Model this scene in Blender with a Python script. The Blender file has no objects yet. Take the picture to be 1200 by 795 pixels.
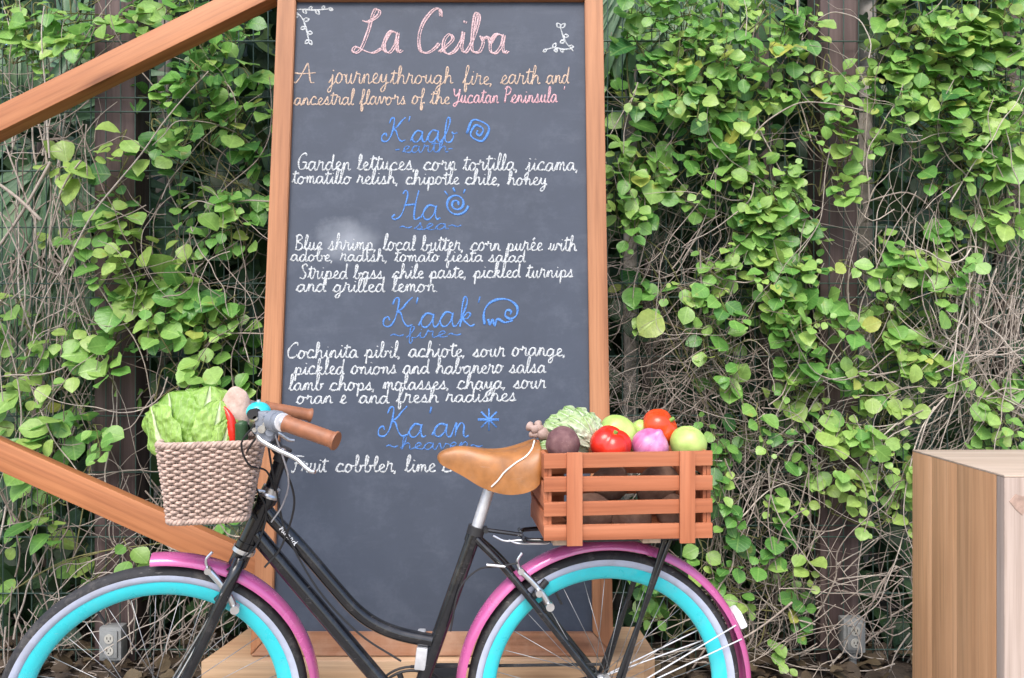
import bpy, bmesh, math, random
from mathutils import Vector, Matrix, noise
import colorsys

C = bpy.context.scene.collection
SC = bpy.context.scene
V = Vector
PI = math.pi
rad = math.radians

# ------------------------------------------------------------------ camera, sky, sun, exposure
CAM_Z = 1.165
FPX = 942.0                      # focal length in photograph pixels (1200 wide)
CX, CY = 600.0, 397.5
cam_d = bpy.data.cameras.new('camera'); cam = bpy.data.objects.new('camera', cam_d); C.objects.link(cam)
cam.location = (0, 0, CAM_Z); cam.rotation_euler = (rad(90), 0, 0)
cam_d.sensor_width = 36.0; cam_d.lens = FPX / 1200.0 * 36.0
cam_d.clip_start = 0.05; cam_d.clip_end = 500
SC.camera = cam

world = bpy.data.worlds.new('World'); SC.world = world; world.use_nodes = True
wn = world.node_tree.nodes; wl = world.node_tree.links
bg = wn['Background']
sky = wn.new('ShaderNodeTexSky'); sky.sky_type = 'NISHITA'; sky.sun_disc = False
sun_dir = V((-0.12, -0.70, 0.95)).normalized()          # towards the sun
sky.sun_elevation = math.asin(sun_dir.z); sky.sun_rotation = math.atan2(sun_dir.x, sun_dir.y)
sky.air_density = 1.0; sky.dust_density = 3.0; sky.ozone_density = 1.0
wl.new(sky.outputs[0], bg.inputs[0]); bg.inputs[1].default_value = 0.15
sl = bpy.data.lights.new('sun', 'SUN'); so = bpy.data.objects.new('sun', sl); C.objects.link(so)
sl.energy = 1.25; sl.angle = rad(36); sl.color = (1.0, 0.965, 0.91)
so.rotation_euler = sun_dir.to_track_quat('Z', 'Y').to_euler(); so.location = (2, -4, 6)
vs = SC.view_settings
vs.view_transform = 'Standard'; vs.look = 'None'; vs.gamma = 1; vs.use_curve_mapping = False
vs.exposure = 1.18

# ------------------------------------------------------------------ small geometry kit
class MB:
    """collects faces; build() links them as one mesh object"""
    def __init__(s):
        s.v = []; s.f = []; s.uv = []; s.col = []; s.has_uv = False
    def add(s, vs_, fs_, uvs=None, col=(0.5, 0.5, 0.5, 1)):
        b = len(s.v)
        s.v.extend(tuple(p) for p in vs_)
        s.f.extend(tuple(i + b for i in f) for f in fs_)
        if uvs is None: s.uv.extend([(0, 0)] * len(vs_))
        else: s.uv.extend(uvs); s.has_uv = True
        s.col.extend([col] * len(vs_))
    def tube(s, pts, r, n=8, closed=False, cap=True, flat=None, col=(0.5, 0.5, 0.5, 1)):
        """flat = (normal vector, factor): squash the section along that vector"""
        pts = [V(p) for p in pts]; m = len(pts)
        if m < 2: return
        rs = [r(i / (m - 1)) for i in range(m)] if callable(r) else (list(r) if isinstance(r, (list, tuple)) else [r] * m)
        vs_ = []; nrm = None
        for i in range(m):
            if closed: t = pts[(i + 1) % m] - pts[i - 1]
            else: t = pts[min(i + 1, m - 1)] - pts[max(i - 1, 0)]
            if t.length < 1e-9: t = V((0, 0, 1))
            t.normalize()
            if nrm is None:
                a = V((0, 0, 1)) if abs(t.z) < 0.9 else V((1, 0, 0))
                nrm = (a - t * a.dot(t)).normalized()
            else:
                nrm = nrm - t * nrm.dot(t)
                nrm = nrm.normalized() if nrm.length > 1e-6 else t.orthogonal().normalized()
            bi = t.cross(nrm)
            for k in range(n):
                an = 2 * PI * k / n
                o = (nrm * math.cos(an) + bi * math.sin(an)) * rs[i]
                if flat is not None:
                    o = o - flat[0] * o.dot(flat[0]) * (1 - flat[1])
                vs_.append(pts[i] + o)
        fs = []
        for i in range(m if closed else m - 1):
            j = (i + 1) % m
            for k in range(n):
                k2 = (k + 1) % n
                fs.append((i * n + k, i * n + k2, j * n + k2, j * n + k))
        if cap and not closed:
            fs.append(tuple(range(n - 1, -1, -1))); fs.append(tuple((m - 1) * n + k for k in range(n)))
        s.add(vs_, fs, col=col)
    def box(s, c, d, M=None, bev=0.0, seg=2):
        bm = bmesh.new(); bmesh.ops.create_cube(bm, size=1.0)
        for v in bm.verts: v.co = V((v.co.x * d[0], v.co.y * d[1], v.co.z * d[2]))
        if bev > 0:
            bmesh.ops.bevel(bm, geom=bm.edges[:], offset=bev, segments=seg, affect='EDGES', profile=0.6)
        T = Matrix.Translation(V(c))
        if M is not None: T = T @ M
        bm.verts.index_update()
        s.add([T @ v.co for v in bm.verts], [[v.index for v in f.verts] for f in bm.faces]); bm.free()
    def prism(s, poly, a, b):
        """poly: function-mapped list of 3D points at side a and side b (same length)"""
        n = len(a); s.add(list(a) + list(b), [tuple(range(n - 1, -1, -1)), tuple(range(n, 2 * n))] +
                          [(i, (i + 1) % n, n + (i + 1) % n, n + i) for i in range(n)])
    def grid(s, fn, nu, nv, wrap_u=False, uv=True, col=(0.5, 0.5, 0.5, 1)):
        vs_ = []; uvs = []
        for j in range(nv + 1):
            for i in range(nu + (0 if wrap_u else 1)):
                u = i / nu; v = j / nv
                vs_.append(fn(u, v)); uvs.append((u, v))
        w = nu if wrap_u else nu + 1
        fs = []
        for j in range(nv):
            for i in range(nu):
                i2 = (i + 1) % w
                fs.append((j * w + i, j * w + i2, (j + 1) * w + i2, (j + 1) * w + i))
        s.add(vs_, fs, uvs if uv else None, col)
    def build(s, name, mat, parent=None, M=None, smooth=True, angle=38, fix=False):
        me = bpy.data.meshes.new(name)
        if not s.v: return None
        vs_ = [V(p) for p in s.v]
        xs = [p.x for p in vs_]; ys = [p.y for p in vs_]; zs = [p.z for p in vs_]
        c = V(((min(xs) + max(xs)) / 2, (min(ys) + max(ys)) / 2, min(zs)))
        if M is not None: c = V((0, 0, 0))
        me.from_pydata([tuple(p - c) for p in vs_], [], s.f)
        if s.has_uv:
            ul = me.uv_layers.new(name='UVMap')
            li = [0] * len(me.loops); me.loops.foreach_get('vertex_index', li)
            fl = []
            for i in li: fl.extend(s.uv[i])
            ul.data.foreach_set('uv', fl)
        ca = me.color_attributes.new('var', 'FLOAT_COLOR', 'POINT')
        fl = []
        for q in s.col: fl.extend(q)
        ca.data.foreach_set('color', fl)
        if fix:
            bm = bmesh.new(); bm.from_mesh(me); bmesh.ops.recalc_face_normals(bm, faces=bm.faces[:]); bm.to_mesh(me); bm.free()
        if smooth:
            me.shade_smooth()
            if angle: me.set_sharp_from_angle(angle=rad(angle))
        me.materials.append(mat)
        o = bpy.data.objects.new(name, me); C.objects.link(o)
        T = Matrix.Translation(c) if M is None else M
        if parent is not None:
            o.parent = parent; o.matrix_parent_inverse = WM[parent.name].inverted()
        o.matrix_basis = T; WM[o.name] = T
        return o
WM = {}

def tag(o, label=None, cat=None, group=None, kind=None):
    if label: o['label'] = label
    if cat: o['category'] = cat
    if group: o['group'] = group
    if kind: o['kind'] = kind
    return o
def thing(name, loc, label, cat, group=None):
    o = bpy.data.objects.new(name, None); C.objects.link(o); o.empty_display_size = 0.1
    o.location = loc; WM[o.name] = Matrix.Translation(V(loc))
    return tag(o, label, cat, group)

def spline(pts, sub=6, closed=False):
    """Catmull-Rom through pts (tuples of any dimension)"""
    P = [V(p) for p in pts]; n = len(P)
    if n < 3: return P
    out = []
    rng = range(n if closed else n - 1)
    for i in rng:
        p1 = P[i]; p2 = P[(i + 1) % n]
        p0 = P[i - 1] if (i > 0 or closed) else p1 * 2 - p2
        p3 = P[(i + 2) % n] if (i + 2 < n or closed) else p2 * 2 - p1
        for k in range(sub):
            t = k / sub; t2 = t * t; t3 = t2 * t
            out.append(0.5 * ((2 * p1) + (p2 - p0) * t + (2 * p0 - 5 * p1 + 4 * p2 - p3) * t2 + (3 * p1 - p0 - 3 * p2 + p3) * t3))
    if not closed: out.append(P[-1])
    return out

def at(x, y, Y):
    """the point seen at photograph pixel (x, y) at depth Y"""
    return V(((x - CX) / FPX * Y, Y, CAM_Z - (y - CY) / FPX * Y))

# ------------------------------------------------------------------ materials
def new_mat(name):
    m = bpy.data.materials.new(name); m.use_nodes = True
    return m, m.node_tree.nodes, m.node_tree.links, m.node_tree.nodes['Principled BSDF']
def ramp(n, stops):
    r = n.new('ShaderNodeValToRGB'); e = r.color_ramp.elements
    while len(e) < len(stops): e.new(0.5)
    for q, (p, c) in zip(e, stops): q.position = p; q.color = (c[0], c[1], c[2], 1)
    return r
def mixc(n, l, fac, a, b, mode='MIX'):
    m = n.new('ShaderNodeMix'); m.data_type = 'RGBA'; m.blend_type = mode
    for sock, v in ((m.inputs[0], fac), (m.inputs[6], a), (m.inputs[7], b)):
        if hasattr(v, 'is_linked') or hasattr(v, 'links'): l.new(v, sock)
        elif isinstance(v, (int, float)): sock.default_value = v
        else: sock.default_value = (v[0], v[1], v[2], 1)
    return m.outputs[2]
def coords(n, l, scale=(1, 1, 1), kind='Object', rot=(0, 0, 0)):
    t = n.new('ShaderNodeTexCoord'); m = n.new('ShaderNodeMapping'); m.inputs['Scale'].default_value = scale
    m.inputs['Rotation'].default_value = rot
    l.new(t.outputs[kind], m.inputs[0]); return m.outputs[0]
def noise_t(n, l, vec, scale, detail=4, rough=0.55):
    t = n.new('ShaderNodeTexNoise'); t.inputs['Scale'].default_value = scale
    t.inputs['Detail'].default_value = detail; t.inputs['Roughness'].default_value = rough
    if vec is not None: l.new(vec, t.inputs['Vector'])
    return t.outputs[0]
def bump(n, l, b, h, strength=0.3, dist=0.005):
    k = n.new('ShaderNodeBump'); k.inputs['Strength'].default_value = strength; k.inputs['Distance'].default_value = dist
    l.new(h, k.inputs['Height']); l.new(k.outputs[0], b.inputs['Normal'])

def mat_plain(name, col, rough=0.5, metal=0.0, var=0.12, nscale=30, bmp=0.0, spec=0.5, coat=0.0, dust=0.0):
    m, n, l, b = new_mat(name)
    v = coords(n, l); f = noise_t(n, l, v, nscale, 5, 0.6)
    dk = tuple(c * (1 - var) for c in col); lt = tuple(min(1, c * (1 + var)) for c in col)
    r = ramp(n, [(0.3, dk), (0.7, lt)]); l.new(f, r.inputs[0]); colo = r.outputs[0]
    if dust:
        fd = noise_t(n, l, v, 16, 8, 0.75); rd = ramp(n, [(0.50, (0, 0, 0)), (0.72, (dust, dust, dust))]); l.new(fd, rd.inputs[0])
        colo = mixc(n, l, rd.outputs[0], colo, (0.30, 0.27, 0.24))
        fs_ = noise_t(n, l, coords(n, l, (40, 40, 260)), 1.0, 2, 0.5); rs_ = ramp(n, [(0.70, (0, 0, 0)), (0.74, (dust, dust, dust))]); l.new(fs_, rs_.inputs[0])
        colo = mixc(n, l, rs_.outputs[0], colo, (0.45, 0.42, 0.40))
    l.new(colo, b.inputs['Base Color'])
    rr = n.new('ShaderNodeMapRange'); rr.inputs[3].default_value = max(0, rough - 0.08); rr.inputs[4].default_value = min(1, rough + 0.1)
    l.new(f, rr.inputs[0]); l.new(rr.outputs[0], b.inputs['Roughness'])
    b.inputs['Metallic'].default_value = metal; b.inputs['Specular IOR Level'].default_value = spec
    b.inputs['Coat Weight'].default_value = coat
    if bmp: bump(n, l, b, f, bmp, 0.003)
    return m

def mat_wood(name, c0, c1, c2, rough=0.55, axis='X', scale=1.0, knots=True, weather=None):
    """grain along the given local axis"""
    m, n, l, b = new_mat(name)
    sc = {'X': (1.2, 22, 22), 'Y': (22, 1.2, 22), 'Z': (22, 22, 1.2)}[axis]
    oi = n.new('ShaderNodeObjectInfo'); om = n.new('ShaderNodeVectorMath'); om.operation = 'SCALE'; om.inputs[0].default_value = (7.3, 5.1, 9.7); l.new(oi.outputs['Random'], om.inputs['Scale'])
    def coords(n, l, scale=(1, 1, 1)):
        t = n.new('ShaderNodeTexCoord'); a_ = n.new('ShaderNodeVectorMath'); a_.operation = 'ADD'; l.new(t.outputs['Object'], a_.inputs[0]); l.new(om.outputs[0], a_.inputs[1])
        m_ = n.new('ShaderNodeMapping'); m_.inputs['Scale'].default_value = scale; l.new(a_.outputs[0], m_.inputs[0]); return m_.outputs[0]
    v = coords(n, l, tuple(q * scale for q in sc))
    f1 = noise_t(n, l, v, 1.0, 6, 0.6)
    sc2 = {'X': (3, 120, 120), 'Y': (120, 3, 120), 'Z': (120, 120, 3)}[axis]
    v2 = coords(n, l, tuple(q * scale for q in sc2)); f2 = noise_t(n, l, v2, 1.0, 3, 0.6)
    v3 = coords(n, l, (1, 1, 1)); f3 = noise_t(n, l, v3, 2.2, 3, 0.5)
    r1 = ramp(n, [(0.30, c0), (0.5, c1), (0.72, c2)]); l.new(f1, r1.inputs[0])
    r2 = ramp(n, [(0.30, (0.72, 0.70, 0.68)), (0.55, (1, 1, 1))]); l.new(f2, r2.inputs[0])
    col = mixc(n, l, 0.75, r1.outputs[0], r2.outputs[0], 'MULTIPLY')
    r3 = ramp(n, [(0.3, (0.86, 0.84, 0.83)), (0.7, (1.08, 1.06, 1.04))]); l.new(f3, r3.inputs[0])
    col = mixc(n, l, 0.8, col, r3.outputs[0], 'MULTIPLY')
    if knots:
        kv = coords(n, l, {'X': (1.6, 7, 7), 'Y': (7, 1.6, 7), 'Z': (7, 7, 1.6)}[axis]); vo = n.new('ShaderNodeTexVoronoi'); vo.inputs['Scale'].default_value = 1.0; l.new(kv, vo.inputs['Vector'])
        kr = ramp(n, [(0.05, (0.45, 0.38, 0.34)), (0.10, (0.75, 0.70, 0.68)), (0.16, (1, 1, 1))]); l.new(vo.outputs[0], kr.inputs[0])
        col = mixc(n, l, 0.8, col, kr.outputs[0], 'MULTIPLY')
    if weather:
        v4 = coords(n, l, (1, 1, 1)); f4 = noise_t(n, l, v4, 5, 6, 0.65)
        r4 = ramp(n, [(0.42, (0, 0, 0)), (0.62, (1, 1, 1))]); l.new(f4, r4.inputs[0])
        col = mixc(n, l, r4.outputs[0], col, weather)
    l.new(col, b.inputs['Base Color']); b.inputs['Roughness'].default_value = rough
    b.inputs['Specular IOR Level'].default_value = 0.35
    bump(n, l, b, f2, 0.25, 0.002)
    return m

def mat_leaf(name, dark, mid, light, yellow=None, trans=0.35, rough=0.42, vein=0.25):
    m, n, l, b = new_mat(name)
    a = n.new('ShaderNodeAttribute'); a.attribute_name = 'var'
    sep = n.new('ShaderNodeSeparateColor'); l.new(a.outputs[0], sep.inputs[0])
    stops = [(0.0, dark), (0.5, mid), (0.88, light)]
    if yellow: stops.append((1.0, yellow))
    r = ramp(n, stops); l.new(sep.outputs[0], r.inputs[0])
    uv = n.new('ShaderNodeUVMap'); uv.uv_map = 'UVMap'
    sx = n.new('ShaderNodeSeparateXYZ'); l.new(uv.outputs[0], sx.inputs[0])
    au = n.new('ShaderNodeMath'); au.operation = 'ABSOLUTE'; l.new(sx.outputs[0], au.inputs[0])
    # midrib
    mr = n.new('ShaderNodeMapRange'); mr.inputs[1].default_value = 0.0; mr.inputs[2].default_value = 0.09
    mr.inputs[3].default_value = 1; mr.inputs[4].default_value = 0; l.new(au.outputs[0], mr.inputs[0])
    # side veins
    k = n.new('ShaderNodeMath'); k.operation = 'MULTIPLY_ADD'; k.inputs[1].default_value = -0.28; l.new(au.outputs[0], k.inputs[0]); l.new(sx.outputs[1], k.inputs[2])
    k2 = n.new('ShaderNodeMath'); k2.operation = 'MULTIPLY'; k2.inputs[1].default_value = 7.0; l.new(k.outputs[0], k2.inputs[0])
    fr = n.new('ShaderNodeMath'); fr.operation = 'PINGPONG'; fr.inputs[1].default_value = 0.5; l.new(k2.outputs[0], fr.inputs[0])
    vr = n.new('ShaderNodeMapRange'); vr.inputs[1].default_value = 0.0; vr.inputs[2].default_value = 0.10
    vr.inputs[3].default_value = 0.6; vr.inputs[4].default_value = 0; l.new(fr.outputs[0], vr.inputs[0])
    mx = n.new('ShaderNodeMath'); mx.operation = 'MAXIMUM'; l.new(mr.outputs[0], mx.inputs[0]); l.new(vr.outputs[0], mx.inputs[1])
    vm = n.new('ShaderNodeMath'); vm.operation = 'MULTIPLY'; vm.inputs[1].default_value = vein; l.new(mx.outputs[0], vm.inputs[0])
    vc = tuple(min(1, c * 1.6 + 0.03) for c in light)
    col = mixc(n, l, vm.outputs[0], r.outputs[0], vc)
    v = coords(n, l); f = noise_t(n, l, v, 55, 3, 0.6)
    rr = ramp(n, [(0.3, (0.82, 0.84, 0.8)), (0.7, (1.12, 1.1, 1.1))]); l.new(f, rr.inputs[0])
    col = mixc(n, l, 1.0, col, rr.outputs[0], 'MULTIPLY')
    fb = noise_t(n, l, v, 23, 2, 0.5); rb_ = ramp(n, [(0.66, (0, 0, 0)), (0.74, (0.65, 0.65, 0.65))]); l.new(fb, rb_.inputs[0])
    col = mixc(n, l, rb_.outputs[0], col, (light[0] * 1.1, light[1] * 0.75, light[2] * 0.6))
    l.new(col, b.inputs['Base Color']); b.inputs['Roughness'].default_value = rough
    b.inputs['Specular IOR Level'].default_value = 0.45
    tr = n.new('ShaderNodeBsdfTranslucent'); l.new(col, tr.inputs[0])
    ms = n.new('ShaderNodeMixShader'); ms.inputs[0].default_value = trans
    l.new(b.outputs[0], ms.inputs[1]); l.new(tr.outputs[0], ms.inputs[2])
    l.new(ms.outputs[0], n['Material Output'].inputs[0])
    bump(n, l, b, mx.outputs[0], 0.25, 0.003)
    return m

def mat_stem(name, c0, c1, rough=0.8):
    m, n, l, b = new_mat(name)
    a = n.new('ShaderNodeAttribute'); a.attribute_name = 'var'
    sep = n.new('ShaderNodeSeparateColor'); l.new(a.outputs[0], sep.inputs[0])
    r = ramp(n, [(0, c0), (1, c1)]); l.new(sep.outputs[0], r.inputs[0])
    v = coords(n, l); f = noise_t(n, l, v, 60, 4, 0.6)
    rr = ramp(n, [(0.3, (0.65, 0.65, 0.65)), (0.7, (1.15, 1.15, 1.15))]); l.new(f, rr.inputs[0])
    col = mixc(n, l, 1.0, r.outputs[0], rr.outputs[0], 'MULTIPLY')
    l.new(col, b.inputs['Base Color']); b.inputs['Roughness'].default_value = rough
    b.inputs['Specular IOR Level'].default_value = 0.2
    return m

M = {}
M['frame_wood'] = mat_wood('frame_wood', (0.27, 0.110, 0.048), (0.375, 0.165, 0.075), (0.45, 0.215, 0.105), 0.5, 'X')
M['rail_wood'] = mat_wood('rail_wood', (0.22, 0.10, 0.055), (0.32, 0.15, 0.08), (0.42, 0.23, 0.14), 0.55, 'X', weather=(0.40, 0.24, 0.16))
M['beam_wood'] = mat_wood('beam_wood', (0.25, 0.086, 0.033), (0.36, 0.138, 0.054), (0.44, 0.188, 0.08), 0.5, 'X')
M['crate_wood'] = mat_wood('crate_wood', (0.31, 0.098, 0.042), (0.42, 0.145, 0.068), (0.52, 0.21, 0.11), 0.6, 'X')
M['slab_wood'] = mat_wood('slab_wood', (0.40, 0.24, 0.14), (0.52, 0.34, 0.20), (0.62, 0.44, 0.29), 0.6, 'X', 0.8)
M['block_wood'] = mat_wood('block_wood', (0.42, 0.28, 0.19), (0.55, 0.40, 0.29), (0.62, 0.48, 0.36), 0.6, 'X')
M['post_wood'] = mat_wood('post_wood', (0.050, 0.034, 0.033), (0.090, 0.062, 0.060), (0.15, 0.11, 0.105), 0.75, 'Z', 0.8)
M['black_paint'] = mat_plain('black_paint', (0.006, 0.007, 0.010), 0.2, 0, 0.2, 20, 0, 0.4, 0.5, 0.10)
M['black_plastic'] = mat_plain('black_plastic', (0.018, 0.018, 0.02), 0.5, 0, 0.2, 30)
M['grey_plastic'] = mat_plain('grey_plastic', (0.20, 0.22, 0.26), 0.45, 0, 0.12, 30)
M['rubber'] = mat_plain('rubber', (0.024, 0.024, 0.027), 0.75, 0, 0.3, 60, 0.3, 0.4, 0, 0.30)
M['whitewall'] = mat_plain('whitewall', (0.42, 0.46, 0.58), 0.55, 0, 0.10, 25, 0, 0.4, 0, 0.35)
M['teal'] = mat_plain('teal', (0.03, 0.54, 0.60), 0.28, 0, 0.06, 20, 0, 0.5, 0.3, 0.16)
M['pink'] = mat_plain('pink', (0.50, 0.10, 0.29), 0.25, 0.15, 0.06, 20, 0, 0.55, 0.5, 0.22)
M['spoke_steel'] = mat_plain('spoke_steel', (0.34, 0.34, 0.35), 0.4, 0.9, 0.2, 40)
M['silver'] = mat_plain('silver', (0.72, 0.73, 0.75), 0.28, 1.0, 0.1, 40)
M['alloy'] = mat_plain('alloy', (0.62, 0.63, 0.66), 0.42, 0.6, 0.12, 60)
M['white_plastic'] = mat_plain('white_plastic', (0.72, 0.73, 0.75), 0.4, 0, 0.06, 30)
M['cable_white'] = mat_plain('cable_white', (0.78, 0.74, 0.68), 0.5, 0, 0.05, 30)
M['leather'] = mat_plain('leather', (0.30, 0.122, 0.034), 0.40, 0, 0.26, 26, 0.15, 0.5, 0, 0.12)
M['grip'] = mat_plain('grip', (0.27, 0.105, 0.05), 0.5, 0, 0.2, 45, 0.3)
M['bell'] = mat_plain('bell', (0.03, 0.55, 0.62), 0.25, 0.1, 0.1, 40, 0, 0.5, 0.5)
M['wicker'] = mat_plain('wicker', (0.44, 0.325, 0.272), 0.75, 0, 0.40, 90, 0.6, 0.3)
M['wicker_dark'] = mat_plain('wicker_dark', (0.16, 0.095, 0.07), 0.85, 0, 0.3, 60, 0.3, 0.2)
M['outlet_grey'] = mat_plain('outlet_grey', (0.25, 0.26, 0.26), 0.55, 0.2, 0.15, 40, 0.15)
M['outlet_face'] = mat_plain('outlet_face', (0.42, 0.41, 0.37), 0.5, 0, 0.1, 40)
M['wire'] = mat_plain('wire', (0.04, 0.075, 0.06), 0.5, 0.2, 0.2, 40)

# ------------------------------------------------------------------ ground
def make_ground():
    m, n, l, b = new_mat('soil')
    v = coords(n, l); f = noise_t(n, l, v, 3, 8, 0.65); f2 = noise_t(n, l, v, 60, 4, 0.6)
    r = ramp(n, [(0.3, (0.035, 0.025, 0.018)), (0.6, (0.085, 0.062, 0.045)), (0.8, (0.13, 0.10, 0.075))]); l.new(f, r.inputs[0])
    rr = ramp(n, [(0.3, (0.6, 0.6, 0.6)), (0.7, (1.2, 1.2, 1.2))]); l.new(f2, rr.inputs[0])
    l.new(mixc(n, l, 1.0, r.outputs[0], rr.outputs[0], 'MULTIPLY'), b.inputs['Base Color']); b.inputs['Roughness'].default_value = 0.95
    bump(n, l, b, f2, 0.8, 0.01)
    g = MB(); N = 60
    def h(x, y):
        k = 0.0 if y < 2.6 else min(1, (y - 2.6) / 0.6)
        return k * 0.03 * noise.noise(V((x * 1.3, y * 1.3, 0))) - 0.004
    def fn(u, v):
        x = (u - 0.5); x = math.copysign(abs(2 * x) ** 2.2, x) * 150
        y = -3 + (v ** 3.0) * 200
        return (x, y, h(x, y))
    g.grid(fn, N, N, uv=False)
    tag(g.build('ground', m), kind='structure')
    # paved terrace the bicycle stands on
    m2, n, l, b = new_mat('terrace_stone')
    v = coords(n, l); f = noise_t(n, l, v, 5, 8, 0.65)
    r = ramp(n, [(0.3, (0.26, 0.23, 0.20)), (0.7, (0.40, 0.36, 0.31))]); l.new(f, r.inputs[0])
    br = n.new('ShaderNodeTexBrick'); br.inputs['Scale'].default_value = 1.6; br.inputs['Mortar Size'].default_value = 0.012
    br.inputs['Color1'].default_value = (1, 1, 1, 1); br.inputs['Color2'].default_value = (0.88, 0.87, 0.86, 1); br.inputs['Mortar'].default_value = (0.4, 0.4, 0.4, 1)
    l.new(v, br.inputs['Vector'])
    l.new(mixc(n, l, 1.0, r.outputs[0], br.outputs[0], 'MULTIPLY'), b.inputs['Base Color']); b.inputs['Roughness'].default_value = 0.8
    p = MB(); p.box((0, -0.1, -0.02), (9, 5.0, 0.04)); o = p.build('paving', m2, smooth=False); tag(o, kind='structure')
make_ground()

# ------------------------------------------------------------------ wire fence with timber posts
FY = 2.86
def make_fence():
    F = thing('wire_fence', (0, FY, 0), 'green welded wire mesh fence on dark brown posts overgrown by the climbing vines', 'fence')
    w = MB()
    x = -2.6
    while x <= 2.6:
        j = 0.002 * math.sin(x * 37)
        pts = [(x + j, FY, 0.02), (x + j, FY, 0.70), (x - j, FY, 1.5), (x + j, FY, 2.75)]
        w.tube(pts, 0.0022, 5, cap=False); x += 0.0525
    for z in [0.06, 0.26, 0.46, 0.50, 0.69, 0.89, 1.10, 1.31, 1.36, 1.56, 1.76, 1.97, 2.02, 2.22, 2.43, 2.63, 2.74]:
        w.tube([(-2.6, FY - 0.0045, z), (0, FY - 0.0045, z + 0.004), (2.6, FY - 0.0045, z)], 0.0028, 5, cap=False)
    w.build('mesh_panel', M['wire'], F, angle=0)
    for px0, px1, h in ((112, 160, 2.9), (960, 1006, 2.9), (1500, 1548, 2.9), (-330, -284, 2.9)):
        x0 = (px0 - CX) / FPX * (FY + 0.03); x1 = (px1 - CX) / FPX * (FY + 0.03)
        p = MB(); p.box(((x0 + x1) / 2, FY + 0.085, h / 2), (x1 - x0, 0.13, h), bev=0.006)
        p.build('fence_post', M['post_wood'], F, smooth=True, angle=30)
    return F
make_fence()

# ------------------------------------------------------------------ outlet boxes on the posts
def make_outlet(px, py, label):
    Y = FY - 0.035
    c = at(px, py, Y); c.y = Y
    O = thing('outlet_box', (c.x, Y, c.z), label, 'power outlet')
    b = MB(); b.box(c, (0.078, 0.05, 0.118), bev=0.006); b.build('housing', M['outlet_grey'], O, angle=30)
    f = MB(); f.box((c.x, c.y - 0.027, c.z), (0.056, 0.010, 0.094), bev=0.004)
    fp = f.build('cover_plate', M['outlet_grey'], O, angle=30)
    for s in (-1, 1):
        q = MB(); q.tube([(c.x, c.y - 0.030, c.z + 0.021 * s), (c.x, c.y - 0.0345, c.z + 0.021 * s)], 0.0165, 18)
        sk = q.build('socket', M['outlet_face'], O)
        h = MB()
        for dx in (-0.006, 0.006): h.box((c.x + dx, c.y - 0.0347, c.z + 0.021 * s + 0.003), (0.0022, 0.002, 0.008))
        h.tube([(c.x, c.y - 0.0342, c.z + 0.021 * s - 0.007), (c.x, c.y - 0.0357, c.z + 0.021 * s - 0.007)], 0.0025, 8)
        h.build('slots', M['black_plastic'], O, smooth=False)
    p = MB(); p.tube([(c.x + 0.005, c.y + 0.004, c.z - 0.055), (c.x + 0.006, c.y + 0.004, 0.0)], 0.0125, 12)
    p.tube([(c.x + 0.005, c.y + 0.004, c.z - 0.058), (c.x + 0.005, c.y + 0.004, c.z - 0.085)], 0.017, 12)
    p.build('conduit', M['outlet_grey'], O)
make_outlet(133, 752, 'grey double socket box with conduit seen through the front bicycle wheel')
make_outlet(998, 743, 'grey socket box on the brown post between the rear wheel and the pale pedestal')

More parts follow.
